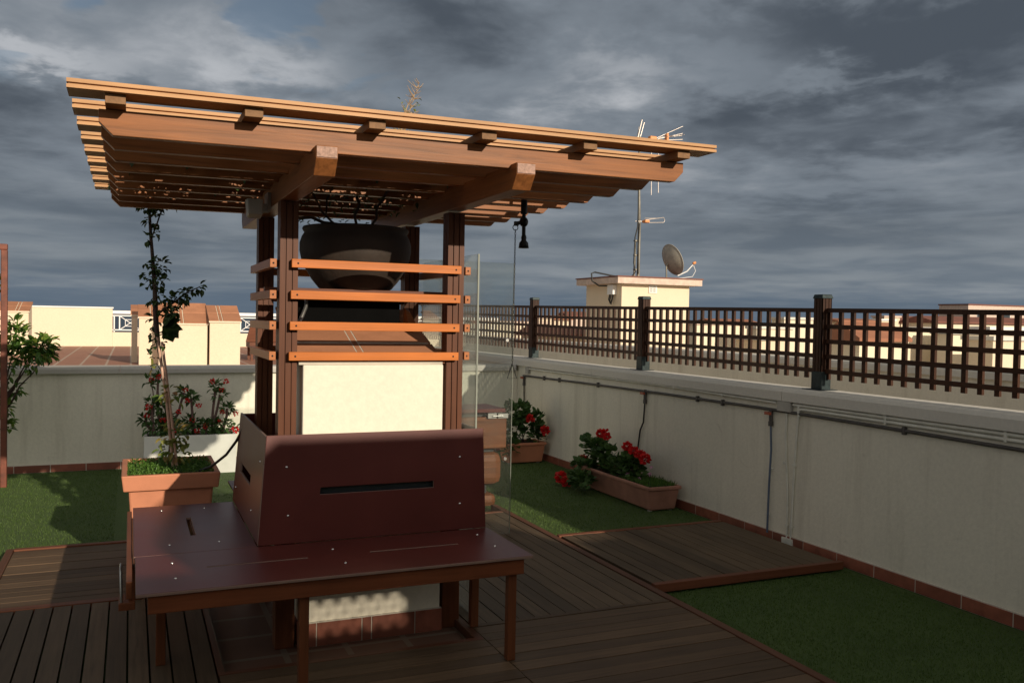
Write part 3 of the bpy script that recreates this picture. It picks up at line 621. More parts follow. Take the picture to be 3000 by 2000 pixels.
while z > 1.40:
    c = Vector((2.018-0.004*(2.16-z), 4.6, z)); ax = Vector((1, 0, 0)) if k % 2 else Vector((0, 1, 0))
    m.tube([c+ax*0.0042*math.cos(a*math.pi/4)+Vector((0, 0, 0.0095*math.sin(a*math.pi/4))) for a in range(9)], 0.0014, 5, caps=False); z -= 0.0145; k += 1
ch = m.build('chain', 'black_metal', t)
m = MB(); m.tube([(2.013, 4.6, 1.40), (1.985, 4.6, 1.315), (2.043, 4.6, 1.315), (2.013, 4.6, 1.40)], 0.003, 6); m.build('pull_handle', 'black_metal', ch)

# ================================================================== STACKED TIMBER SEAT behind the glass
t = thing('timber_cabinet', 'chunky stacked-timber stool block with maroon top board, seen through the glass', 'garden furniture', (2.75, 7.3, 0))
MB().box(2.40, 3.03, 7.05, 7.50, 0.84, 0.872).build('top_board', 'maroon_laminate', t, bevel=0.003)
MB().box(2.42, 3.05, 7.06, 7.48, 0.52, 0.80).build('timber_block', 'timber_x', t, bevel=0.012)
MB().box(2.43, 3.03, 7.07, 7.46, 0.19, 0.485).build('timber_block', 'timber_x', t, bevel=0.075)
MB().box(2.45, 2.98, 7.09, 7.44, 0.0, 0.115).build('timber_block', 'timber_x', t, bevel=0.045)
m = MB(); m.box(2.5, 2.9, 7.15, 7.4, 0.115, 0.185); m.box(2.5, 2.95, 7.12, 7.42, 0.485, 0.52); m.box(2.5, 2.95, 7.12, 7.42, 0.80, 0.84); m.build('spacer', 'black_plastic', t)
m = MB(); m.box(2.86, 2.94, 7.035, 7.06, 0.79, 0.835); m.box(2.955, 3.05, 7.035, 7.06, 0.79, 0.83); m.tube([(2.90, 7.03, 0.81), (3.0, 7.03, 0.81)], 0.008, 8); m.build('latch', 'steel', t)

# ================================================================== LATTICE FENCE
fence = thing('lattice_fence', 'dark brown wooden lattice fence on posts along the top of the right parapet', 'fence', (4.64, 5, 1.18))
def ztop(y): return 1.720+0.0118*y
POSTS = [9.95, 7.39, 4.96, 2.47, 0.0]
for y in POSTS:
    m = MB(); x0 = 4.602; w = 0.088; g = 0.006; s3 = (w-2*g)/3
    m.box(x0+0.006, x0+w-0.006, y-w/2+0.006, y+w/2-0.006, 1.20, ztop(y)+0.07)
    for i in range(3):
        a = y-w/2+i*(s3+g); m.box(x0, x0+0.0055, a, a+s3, 1.20, ztop(y)+0.07); m.box(x0+w-0.0055, x0+w, a, a+s3, 1.20, ztop(y)+0.07)
        a = x0+i*(s3+g); m.box(a, a+s3, y-w/2, y-w/2+0.0055, 1.20, ztop(y)+0.07)
    p = m.build('post', 'fence_z', fence)
    zt = ztop(y)+0.07
    c = MB(); c.hexa([(x0-0.008, y-w/2-0.008, zt), (x0+w+0.008, y-w/2-0.008, zt), (x0+w+0.008, y+w/2+0.008, zt), (x0-0.008, y+w/2+0.008, zt), (x0, y-w/2, zt+0.03), (x0+w, y-w/2, zt+0.03), (x0+w, y+w/2, zt+0.03), (x0, y+w/2, zt+0.03)]); c.build('post_cap', 'teal_metal', p, bevel=0.004)
    c = MB(); c.box(x0-0.004, x0+w+0.004, y-w/2-0.004, y+w/2+0.004, 1.185, 1.315); c.box(x0-0.05, x0+w+0.03, y-w/2-0.05, y+w/2+0.05, 1.1825, 1.187); c.build('post_shoe', 'teal_metal', p, bevel=0.002)
for (a, b) in ((-2.5, -0.075), (0.055, 2.42), (2.525, 4.905), (5.015, 7.335), (7.445, 9.895), (10.005, 14.6)):
    m = MB(); n = round((b-a)/0.1126); st = (b-a)/n
    for i in range(n+1):
        y = a+i*st; w2 = 0.0165; z0 = 1.238+0.0045*y; z1 = ztop(y)-0.001
        m.box(4.652, 4.672, max(a, y-w2), min(b, y+w2), z0, z1)
    for k in range(5):
        off = 0.0 if k == 0 else 0.118+(k-1)*0.1085
        def zz(y): return ztop(y)-off-0.0008*(y-5)*k*0.5
        m.hexa([(4.632, a, zz(a)-0.031), (4.6515, a, zz(a)-0.031), (4.6515, b, zz(b)-0.031), (4.632, b, zz(b)-0.031), (4.632, a, zz(a)), (4.6515, a, zz(a)), (4.6515, b, zz(b)), (4.632, b, zz(b))])
    m.build('lattice_panel', 'fence_z', fence)

# ================================================================== PIPES ON THE RIGHT WALL
def wallpts(pts, x=4.487): return [(x, y, z) for y, z in pts]
t = thing('water_pipe', 'dark grey water pipe clipped along the right parapet wall, with three branches', 'pipe', (4.487, 6, 1.0))
m = MB(); m.tube(wallpts([(9.9, 0.962), (8.3, 0.985), (6.8, 1.0), (5.35, 1.006), (4.2, 0.998), (2.9, 0.985), (0, 0.97), (-3, 0.96)]), 0.0115, 10); m.tube(wallpts([(9.87, 0.962), (9.868, 0.90)]), 0.013, 8); m.build('pipe', 'grey_pipe', t)
def pz(y): return 0.962+(9.9-y)*0.0145 if y > 6.8 else (1.0 if y > 5 else 1.006-(5.35-y)*0.0075)
for y in (8.9, 8.0, 6.25, 5.9, 4.05, 3.2, 9.3):
    m = MB(); m.box(4.472, 4.4995, y-0.012, y+0.012, pz(y)-0.024, pz(y)+0.026); m.build('clip', 'grey_pipe', t, bevel=0.004)
for y, hz, lean, mat, yb in ((7.08, 0.44, 0.1, 'black_plastic', 7.19), (5.30, 0.062, 0, 'blue_hose', 5.31), (9.865, 0.60, 0, 'black_plastic', 9.85)):
    v = MB(); v.tube([(4.482, y, pz(y)+0.01), (4.482, y, pz(y)-0.085)], 0.015, 10); v.tube([(4.482, y, pz(y)-0.02), (4.45, y, pz(y)-0.02)], 0.011, 8); v.tube([(4.482, y, pz(y)-0.085), (4.482, y, pz(y)-0.12)], 0.019, 8); v = v.build('tap', 'grey_pipe', t)
    h = MB(); h.box(4.445, 4.463, y-0.028, y+0.036, pz(y)-0.035, pz(y)-0.012); h.build('tap_handle', 'red_handle', v, bevel=0.003)
    h = MB(); h.tube([(4.482, y, pz(y)-0.10), (4.478, y*0.7+yb*0.3-0.02, pz(y)-0.3), (4.478, y*0.3+yb*0.7-0.01, (pz(y)+hz)/2-0.1), (4.482, yb, hz)], 0.008, 8); h.build('hose', mat, t)
t = thing('cable_conduit', 'cream electrical conduits with a junction box under the right coping', 'conduit', (4.49, 6, 1.05))
m = MB(); m.tube(wallpts([(9.8, 1.055), (8.9, 1.062), (8.0, 1.07), (6.8, 1.074), (5.24, 1.062)], 4.487), 0.0122, 8); m.build('conduit', 'cream_conduit', t)
m = MB(); m.tube(wallpts([(5.06, 1.064), (3.2, 1.064), (0, 1.06), (-3, 1.05)], 4.487), 0.0122, 8); m.build('conduit', 'cream_conduit', t)
m = MB(); m.tube(wallpts([(5.0, 0.985), (5.0, 1.03), (4.97, 1.038), (3.2, 1.034), (0, 1.03), (-3, 1.02)], 4.487), 0.0122, 8); m.build('conduit', 'cream_conduit', t)
MB().box(4.470, 4.4995, 5.075, 5.225, 1.005, 1.083).build('junction_box', 'grey_box', t, bevel=0.004)
MB().box(4.465, 4.4995, 9.72, 9.80, 0.995, 1.075).build('junction_box', 'grey_box', t, bevel=0.004)
m = MB(); m.tube(wallpts([(5.135, 1.01), (5.14, 0.8), (5.105, 0.4), (5.10, 0.03)], 4.491), 0.0085, 8); m.build('conduit', 'cream_conduit', t)
m = MB(); m.tube(wallpts([(5.0, 1.0), (5.015, 0.95), (5.04, 0.6), (5.06, 0.03)], 4.491), 0.0085, 8); m.build('conduit', 'cream_conduit', t)
for y, z in ((9.1, 1.06), (8.6, 1.065), (7.6, 1.071), (6.6, 1.073), (5.9, 1.067), (4.2, 1.05), (3.35, 1.05), (5.0, 1.04)):
    m = MB(); h = 0.014 if y > 5.05 else 0.032; m.box(4.474, 4.4996, y-0.010, y+0.010, z-h, z+h); m.build('clip', 'cream_conduit', t, bevel=0.003)
for y, z in ((5.14, 0.62), (5.10, 0.16), (5.04, 0.62), (5.055, 0.16), (5.29, 0.55), (5.32, 0.2)):
    m = MB(); m.box(4.482, 4.4996, y-0.014, y+0.014, z-0.008, z+0.008); m.build('clip', 'cream_conduit', t)
m = MB(); m.box(4.474, 4.486, 5.03, 5.14, 0.02, 0.07); m.build('ground_box', 'cream_conduit', t)

# ================================================================== PLANTS AND POTS
def clump(m, c, r, n, L, W, kind='oval', spread=1.0, outward=0.7, droop=-0.2):
    c = Vector(c); R3 = Vector(r) if isinstance(r, (tuple, list)) else Vector((r, r, r))
    for _ in range(n):
        d = Vector((ru(-1, 1), ru(-1, 1), ru(-1, 1)))
        if d.length > 1: d.normalize()
        p = c+Vector((d.x*R3.x, d.y*R3.y, d.z*R3.z))
        dr = (d*outward+Vector((ru(-.6, .6), ru(-.6, .6), ru(-.4, .5)+droop)))
        if dr.length < 0.05: dr = Vector((1, 0, 0))
        m.leaf(p, dr, (ru(-.5, .5), ru(-.5, .5), 1), L*ru(0.65, 1.25), W*ru(0.7, 1.2), kind)
    return m
def flower_head(parent, c, r, mat='petal_red', n=46, name='flower_head'):
    m = MB(); c = Vector(c); r = r*1.0; n = int(n*1.5)
    for _ in range(n):
        d = Vector((ru(-1, 1), ru(-1, 1), ru(-0.7, 1))).normalized(); m.leaf(c+d*r*ru(0.35, 0.85), d+Vector((ru(-.5, .5), ru(-.5, .5), ru(-.5, .5))), (ru(-1, 1), ru(-1, 1), ru(-1, 1)), r*0.62, r*0.62, 'round', 0.1)
    return m.build(name, mat, parent)
# square terracotta planter behind the bench's left wing
t = thing('terracotta_planter', 'large square terracotta planter with a thick rim behind the left bench seat', 'planter', (0.24, 6.1, 0))
cx0, cx1, cy0, cy1 = -0.045, 0.525, 5.72, 6.42
m = MB()
def frustum(m, b, tp, z0, z1):
    m.hexa([(b[0], b[2], z0), (b[1], b[2], z0), (b[1], b[3], z0), (b[0], b[3], z0), (tp[0], tp[2], z1), (tp[1], tp[2], z1), (tp[1], tp[3], z1), (tp[0], tp[3], z1)])
frustum(m, (0.03, 0.45, 5.81, 6.33), (-0.005, 0.485, 5.76, 6.38), 0.05, 0.575); m.build('pot_body', 'terracotta', t, bevel=0.012)
m = MB(); tk = 0.035
def ring_frame(m, x0, x1, y0, y1, z0, z1, tk, fl=0.012):
    for (a, b, c, d) in ((x0, x1, y0, y0+tk), (x0, x1, y1-tk, y1), (x0, x0+tk, y0+tk, y1-tk), (x1-tk, x1, y0+tk, y1-tk)): m.box(a, b, c, d, z0, z1)
o_ = [(cx0, cy0), (cx1, cy0), (cx1, cy1), (cx0, cy1)]; i_ = [(cx0+tk, cy0+tk), (cx1-tk, cy0+tk), (cx1-tk, cy1-tk), (cx0+tk, cy1-tk)]; e = 0.012
ob = [(cx0+e, cy0+e), (cx1-e, cy0+e), (cx1-e, cy1-e), (cx0+e, cy1-e)]
vs = [(x, y, 0.570) for x, y in ob]+[(x, y, 0.668) for x, y in o_]+[(x, y, 0.668) for x, y in i_]+[(x, y, 0.570) for x, y in i_]
fs = []
for k in range(4):
    n = (k+1) % 4; fs += [(k, n, 4+n, 4+k), (4+k, 4+n, 8+n, 8+k), (8+k, 8+n, 12+n, 12+k), (12+k, 12+n, n, k)]
m.add(vs, fs); m.build('rim', 'terracotta', t, bevel=0.007)
MB().box(cx0+tk+0.001, cx1-tk-0.001, cy0+tk+0.001, cy1-tk-0.001, 0.577, 0.628).build('soil', 'soil', t)
m = MB()
for _ in range(3600):
    x = ru(cx0+tk, cx1-tk); y = ru(cy0+tk, cy1-tk); h = ru(0.0, 0.045)
    m.leaf((x, y, 0.625+h), (ru(-1, 1), ru(-1, 1), ru(0.1, 1.2)), (ru(-.3, .3), ru(-.3, .3), 1), ru(0.012, 0.024), 0.011)
tag(m.build('ground_cover_plant', 'leaf_ground'), 'low bright green ground cover filling the square terracotta planter', 'plant')
vine = thing('climbing_vine', 'tall thin climbing vine growing from the square planter up to the roof', 'plant', (0.25, 6.08, 0.63))
VY = 6.08
m = MB(); main = [(0.26, VY, 0.62), (0.235, VY, 0.9), (0.205, VY, 1.2), (0.165, VY, 1.45), (0.15, VY, 1.6), (0.142, VY, 1.8), (0.128, VY, 2.0), (0.115, VY, 2.15), (0.10, VY, 2.40)]
m.tube(main, [0.006, 0.005, 0.005, 0.014, 0.017, 0.014, 0.011, 0.010, 0.008], 8)
m.tube([(0.15, VY, 1.64), (0.20, VY-0.02, 1.68), (0.27, VY-0.03, 1.735), (0.34, VY-0.03, 1.795), (0.415, VY-0.03, 1.83)], [0.008, 0.007, 0.006, 0.005, 0.003], 6)
m.tube([(0.118, VY, 2.13), (0.15, VY, 2.22), (0.17, VY, 2.29), (0.21, VY, 2.37)], 0.005, 6)
m.tube([(0.19, VY, 1.27), (0.155, VY-0.02, 1.33), (0.125, VY-0.03, 1.30), (0.118, VY-0.03, 1.24)], 0.003, 5)
for k in range(5): a = k*1.25; m.tube([(0.25+0.03*math.cos(a), VY+0.03*math.sin(a), 0.62), (0.245+0.012*math.cos(a), VY+0.012*math.sin(a), 0.74), (0.24, VY, 0.82)], 0.005, 5)
m.build('stem', 'stem_dark', vine)
m = MB(); m.tube([(0.262, VY-0.05, 0.62), (0.215, VY-0.05, 1.1), (0.158, VY-0.04, 1.5)], 0.0085, 8); m.tube([(0.286, VY-0.05, 0.62), (0.245, VY-0.05, 1.0), (0.186, VY-0.04, 1.47)], 0.0085, 8); m.build('support_cane', 'cane', vine)
m = MB()
for c, r, n in (((0.11, VY, 2.36), (0.07, 0.06, 0.06), 60), ((0.20, VY, 2.38), (0.10, 0.08, 0.04), 50), ((0.12, VY, 2.25), 0.035, 16), ((0.165, VY, 2.17), 0.02, 6), ((0.105, VY, 2.13), 0.025, 9), ((0.125, VY, 2.02), 0.02, 4), ((0.10, VY, 1.97), 0.025, 9), ((0.17, VY, 1.95), (0.05, 0.03, 0.045), 34), ((0.11, VY, 1.89), 0.035, 14), ((0.155, VY, 1.86), 0.04, 15), ((0.20, VY, 1.87), 0.02, 7), ((0.10, VY, 1.84), 0.025, 7), ((0.15, VY, 1.76), 0.05, 26), ((0.20, VY, 1.70), 0.05, 28), ((0.25, VY-.03, 1.725), 0.045, 26), ((0.30, VY-.03, 1.76), 0.045, 24), ((0.34, VY-.03, 1.80), 0.035, 18), ((0.40, VY-.03, 1.825), 0.028, 12), ((0.25, VY, 1.665), 0.035, 12), ((0.145, VY, 1.62), 0.03, 10), ((0.125, VY, 1.53), 0.02, 6), ((0.155, VY, 1.50), 0.035, 12), ((0.17, VY, 1.455), 0.04, 14), ((0.135, VY, 1.37), 0.02, 5)):
    clump(m, c, r, n, 0.048, 0.030)
for _ in range(9): m.leaf((0.20, VY-0.02, 1.57), (ru(0.2, 1), ru(-.7, .1), ru(-.8, .5)), (0, -0.8, 1), 0.11, 0.10, 'round')
m.build('leaves', 'leaf_dark', vine)
m = MB()
for c, r, n in (((0.235, VY-.03, 1.15), 0.04, 10), ((0.20, VY-.03, 1.11), 0.03, 6), ((0.275, VY-.02, 1.10), 0.03, 5), ((0.24, VY-.03, 0.96), 0.03, 4), ((0.25, VY-.03, 0.88), (0.07, 0.05, 0.06), 22), ((0.31, VY-.03, 0.85), (0.05, 0.04, 0.06), 16), ((0.23, VY-.03, 0.78), (0.06, 0.05, 0.06), 26), ((0.29, VY-.03, 0.74), (0.06, 0.05, 0.05), 22), ((0.13, VY-.03, 1.31), (0.03, .02, .02), 5)):
    clump(m, c, r, int(n*1.15), 0.055, 0.036)
m.build('yellowing_leaves', 'leaf_yellow', vine)
m = MB(); m.tube([(0.33, 5.95, 0.640), (0.40, 5.85, 0.655), (0.47, 5.72, 0.705), (0.54, 5.55, 0.80), (0.585, 5.42, 0.90), (0.615, 5.30, 1.0), (0.63, 5.25, 0.9)], 0.0085, 10)
tag(m.build('irrigation_hose', 'black_plastic'), 'black hose arching from the square planter over the bench back', 'hose')
# white trough with crown of thorns at the back wall
t = thing('white_trough', 'long white planter trough standing against the back wall', 'planter', (0.57, 9.78, 0))
m = MB(); wx0, wx1, wy0, wy1, wh = 0.135, 1.03, 9.56, 9.98, 0.40
m.box(wx0+0.012, wx1-0.012, wy0+0.012, wy1-0.012, 0.0, 0.345)
m.box(wx0, wx1, wy0, wy0+0.03, 0.0, wh); m.box(wx0, wx1, wy1-0.03, wy1, 0.0, wh); m.box(wx0, wx0+0.03, wy0+0.03, wy1-0.03, 0.0, wh); m.box(wx1-0.03, wx1, wy0+0.03, wy1-0.03, 0.0, wh)
m.build('trough_body', 'white_trough', t); MB().box(wx0+0.031, wx1-0.031, wy0+0.031, wy1-0.031, 0.346, 0.375).build('soil', 'soil', t)
TY = 9.72
stems = [[(0.23, 0.38), (0.21, 0.62), (0.208, 0.73)], [(0.23, 0.6), (0.225, 0.8), (0.197, 0.94)], [(0.33, 0.38), (0.27, 0.6), (0.262, 0.784), (0.268, 0.985)], [(0.36, 0.38), (0.40, 0.5), (0.464, 0.612), (0.519, 0.83)], [(0.62, 0.38), (0.612, 0.5), (0.59, 0.77)], [(0.5, 0.38), (0.58, 0.47), (0.6, 0.53)], [(0.80, 0.38), (0.81, 0.589), (0.833, 0.88)], [(0.83, 0.38), (0.836, 0.568), (0.879, 0.80)], [(0.90, 0.38), (0.947, 0.58), (0.955, 0.65)], [(0.92, 0.38), (1.0, 0.44), (1.03, 0.45)], [(0.72, 0.38), (0.74, 0.46), (0.73, 0.5)], [(0.3, 0.38), (0.31, 0.5), (0.35, 0.56)], [(0.27, 0.38), (0.16, 0.5), (0.15, 0.56)], [(0.40, .38), (0.37, .62), (0.30, .72)]]
for i, s_ in enumerate(stems):
    y0 = TY+ru(-0.06, 0.08)
    p = thing('crown_of_thorns', ['crown of thorns stem bending left with a bloom, in the white trough', 'thin dark arching stem at the left end of the white trough', 'tall left thorny stem with a red bloom, above the white trough', 'leaning thorny stem with a red bloom near the middle of the white trough', 'upright thorny stem with dark buds in the middle of the white trough', 'short slanting thorny stem at mid trough', 'tall thick thorny stem on the right of the white trough', 'second tall thorny stem at right with a leafy red top', 'thorny stem leaning over the right end of the white trough', 'low thorny stem with bright red bloom at the trough right end', 'short red flowered stem right of mid trough', 'low leafy stem left of mid trough', 'low stem spreading past the left end of the trough', 'crooked bare thorny stem rising behind the left canes'][i], 'plant', (s_[0][0], y0, 0.376), 'crown of thorns stems in the white trough')
    pts = [Vector((x, y0+ru(-.01, .01), z)) for x, z in s_]; pp = []
    for a, b in zip(pts[:-1], pts[1:]): pp += [a.lerp(b, k/3) for k in range(3)]
    pp.append(pts[-1]); m = MB(); r0 = 0.007 if i == 1 else 0.0165; m.tube([q+Vector((ru(-.003, .003), ru(-.003, .003), 0)) for q in pp], [r0*(1-0.3*k/len(pp)) for k in range(len(pp))], 7)
    if i != 1:
        for _ in range(46):
            k = rnd()*(len(pp)-1); a = pp[int(k)].lerp(pp[min(int(k)+1, len(pp)-1)], k % 1); dv = Vector((ru(-1, 1), ru(-1, 1), ru(-.3, .5))).normalized(); m.tube([a, a+dv*0.022], [0.002, 0.0004], 4, caps=False)
    m.build('stem', 'stem_thorn', p)
    m = MB(); e = pp[-1]; clump(m, e, (0.05, 0.04, 0.04), 34 if i not in (1, 9) else 12, 0.07, 0.036, droop=0.1)
    clump(m, pts[0]+Vector((0, -0.03, 0.09)), (0.08, 0.06, 0.07), 36, 0.065, 0.034)
    m.build('leaves', 'leaf_geranium', p)
    fl = {0: [(0.178, 0.693)], 1: [(0.2, 0.965)], 2: [(0.272, 1.0), (0.309, 0.549)], 3: [(0.532, 0.854), (0.464, 0.632)], 4: [(0.545, 0.745), (0.661, 0.695)], 5: [(0.6, 0.545)], 6: [(0.80, 0.94)], 7: [(0.937, 0.945), (0.892, 0.848), (0.88, 0.511)], 8: [(1.035, 0.60), (0.9, 0.62)], 9: [(1.028, 0.438)], 10: [(0.727, 0.482), (0.644, 0.437)], 11: [(0.36, 0.56), (0.33, 0.45)], 12: [(0.16, 0.60)], 13: [(0.42, 0.44)]}[i]
    for x, z in fl: flower_head(p, (x, y0-0.05, z), 0.027 if i not in (9, 0) else 0.036, n=22)
# geraniums
def trough(label, x0, x1, y0, y1, h, tp=0.05, mat='terracotta_pale'):
    t = thing('window_box', label, 'planter', ((x0+x1)/2, (y0+y1)/2, 0))
    m = MB(); frustum(m, (x0+tp, x1-tp*0.6, y0+tp, y1-tp), (x0+0.014, x1-0.014, y0+0.014, y1-0.014), 0.012, h-0.03); m.build('box_body', mat, t, bevel=0.012)
    m = MB(); w = 0.024; vs = []
    O = [(x0, y0), (x1, y0), (x1, y1), (x0, y1)]; I = [(x0+w, y0+w), (x1-w, y0+w), (x1-w, y1-w), (x0+w, y1-w)]
    vs = [(x, y, h-0.032) for x, y in O]+[(x, y, h) for x, y in O]+[(x, y, h) for x, y in I]+[(x, y, h-0.032) for x, y in I]; fs = []
    for k in range(4):
        n = (k+1) % 4; fs += [(k, n, 4+n, 4+k), (4+k, 4+n, 8+n, 8+k), (8+k, 8+n, 12+n, 12+k), (12+k, 12+n, n, k)]
    m.add(vs, fs); m.build('rim', mat, t, bevel=0.008)
    MB().box(x0+w+0.001, x1-w-0.001, y0+w+0.001, y1-w-0.001, h-0.029, h-0.016).build('soil', 'soil', t)
    m = MB(); 
    for x in (x0+tp+0.02, x1-tp-0.02): m.box(x-0.015, x+0.015, y0+tp+0.02, y0+tp+0.05, 0, 0.012); m.box(x-0.015, x+0.015, y1-tp-0.05, y1-tp-0.02, 0, 0.012)
    m.build('foot', 'coping', t)
    return t
trough('long terracotta flower box on the turf beside the right wall, red geraniums in it', 4.11, 4.45, 6.40, 7.66, 0.225)
trough('terracotta flower box in the far corner of the lawn by the right wall', 3.93, 4.43, 9.08, 9.40, 0.245, mat='terracotta')
def geranium(label, base, clumps, heads, pinks=(), L=0.062, seedn=None):
    p = thing('geranium', label, 'plant', base, 'geraniums by the right wall')
    m = MB(); b = Vector(base)
    for c, r, n in clumps:
        cc = Vector(c); a = b+Vector((ru(-.03, .03), ru(-.03, .03), 0)); m.tube([a, a.lerp(cc, 0.5)+Vector((ru(-.02, .02), ru(-.02, .02), 0.02)), cc], [0.007, 0.006, 0.004], 6)
    for c, r in heads:
        cc = Vector(c); near = min(clumps, key=lambda q: (Vector(q[0])-cc).length)[0]; m.tube([Vector(near), cc], [0.003, 0.0025], 5)
    m.build('stems', 'stem_dark', p)
    m = MB()
    for c, r, n in clumps: clump(m, c, r, n, L, L, 'round', outward=0.5, droop=0.25)
    m.build('leaves', 'leaf_geranium', p)
    for c, r in heads:
        flower_head(p, c, r, n=60)
    for c, r in pinks: flower_head(p, c, r, 'petal_pink', 14)
geranium('red geranium with the tallest flower head, far end of the long box', (4.27, 7.35, 0.21), [((4.22, 7.50, 0.40), (0.09, 0.12, 0.09), 120), ((4.24, 7.34, 0.36), (0.08, 0.10, 0.08), 80), ((4.20, 7.66, 0.44), (0.05, 0.08, 0.05), 34), ((4.24, 7.3, 0.27), (0.08, 0.1, 0.06), 60)], [((4.22, 7.45, 0.56), 0.038), ((4.23, 7.38, 0.575), 0.036), ((4.22, 7.33, 0.545), 0.034)])
geranium('trailing geranium spilling over the far end of the long box onto the grass', (4.20, 7.55, 0.21), [((4.12, 7.60, 0.22), (0.08, 0.14, 0.06), 80), ((4.02, 7.50, 0.13), (0.08, 0.10, 0.06), 60), ((3.98, 7.32, 0.13), (0.07, 0.10, 0.05), 44)], [((3.96, 7.78, 0.085), 0.055), ((3.98, 7.70, 0.045), 0.04), ((4.17, 7.70, 0.265), 0.045)])
geranium('red geranium with a dense elongated bloom in the middle of the long box', (4.27, 6.95, 0.21), [((4.22, 7.05, 0.30), (0.09, 0.12, 0.08), 110), ((4.24, 6.92, 0.37), (0.07, 0.09, 0.06), 70), ((4.24, 6.84, 0.29), (0.08, 0.09, 0.06), 60)], [((4.22, 6.95, 0.50), 0.042), ((4.23, 6.85, 0.475), 0.040), ((4.24, 6.76, 0.455), 0.042), ((4.24, 6.68, 0.425), 0.045)], [((4.18, 6.86, 0.262), 0.017), ((4.22, 6.56, 0.31), 0.015), ((4.22, 6.54, 0.37), 0.013), ((4.2, 6.7, 0.25), 0.013)])
m = MB()
for _ in range(900): m.leaf((ru(4.14, 4.42), ru(6.43, 6.95), 0.212), (ru(-.5, .5), ru(-.5, .5), 1), (ru(-1, 1), ru(-1, 1), 0), ru(0.02, 0.06), 0.007)
tag(m.build('box_grass', 'leaf_ground'), 'short green grass at the near end of the long flower box', 'plant')
geranium('bushy geranium filling the far corner box beside the right wall', (4.2, 9.24, 0.23), [((4.10, 9.22, 0.58), (0.16, 0.12, 0.12), 170), ((4.28, 9.2, 0.45), (0.15, 0.12, 0.14), 170), ((4.02, 9.2, 0.38), (0.14, 0.12, 0.14), 130), ((4.36, 9.22, 0.32), (0.08, 0.1, 0.10), 60), ((3.98, 9.15, 0.20), (0.1, 0.1, 0.08), 60)], [((4.19, 9.03, 0.53), 0.045), ((4.38, 9.03, 0.39), 0.048)])
# citrus shrub and its red steel frame at the left edge
fr = thing('steel_frame', 'rusty red steel frame standing at the left edge of the lawn', 'frame', (-1.09, 9.35, 0))
m = MB(); m.box(-1.105, -1.052, 9.33, 9.385, 0, 2.215); m.build('upright', 'rusty_red', fr, bevel=0.006)
m = MB(); m.box(-2.6, -2.545, 9.33, 9.385, 0, 2.215); m.build('upright', 'rusty_red', fr, bevel=0.006)
m = MB(); m.box(-2.6, -1.052, 9.33, 9.385, 2.216, 2.27); m.build('crossbar', 'rusty_red', fr, bevel=0.006)
sh = thing('citrus_shrub', 'leafy citrus shrub with glossy leaves growing through the red frame at left', 'shrub', (-1.3, 9.6, 0))
def K(x, y, z): k = 9.45/8.3; return (x*k, y*k, EYE+(z-EYE)*k)
m = MB(); br = [K(*q) for q in [(-0.90, 8.3, 1.54), (-0.84, 8.3, 1.44), (-0.94, 8.3, 1.40), (-0.71, 8.25, 1.37), (-0.64, 8.25, 1.40), (-0.74, 8.25, 1.28), (-0.84, 8.3, 1.29), (-0.95, 8.3, 1.2), (-0.78, 8.3, 1.2), (-0.9, 8.3, 1.0), (-0.97, 8.3, 0.85), (-0.96, 8.3, 0.7), (-1.02, 8.3, 1.88), (-1.1, 8.4, 1.5), (-1.3, 8.5, 1.3), (-1.4, 8.5, 1.7), (-1.5, 8.5, 1.0), (-1.2, 8.5, 2.0), (-0.66, 8.25, 1.30), (-1.08, 8.3, 1.1), (-1.05, 8.35, 0.95), (-1.0, 8.3, 1.33)]]
for c in br:
    c = Vector(c); m.tube(wander((-1.30+ru(-.05, .05), 9.6, 0.45), c, 5, 0.02), [0.014, 0.012, 0.01, 0.008, 0.005, 0.003], 6)
m.tube([(-1.32, 9.62, 0), (-1.3, 9.6, 0.5)], [0.03, 0.024], 8); m.build('stem', 'stem_dark', sh)
m = MB()
for c in br: clump(m, c, (0.075, 0.07, 0.06), 28, 0.085, 0.042, droop=0.0)
clump(m, K(-0.69, 8.25, 1.34), (0.115, 0.08, 0.10), 140, 0.08, 0.042); clump(m, K(-0.88, 8.3, 1.42), (0.10, 0.08, 0.13), 90, 0.085, 0.042)
m.build('leaves', 'leaf_citrus', sh)

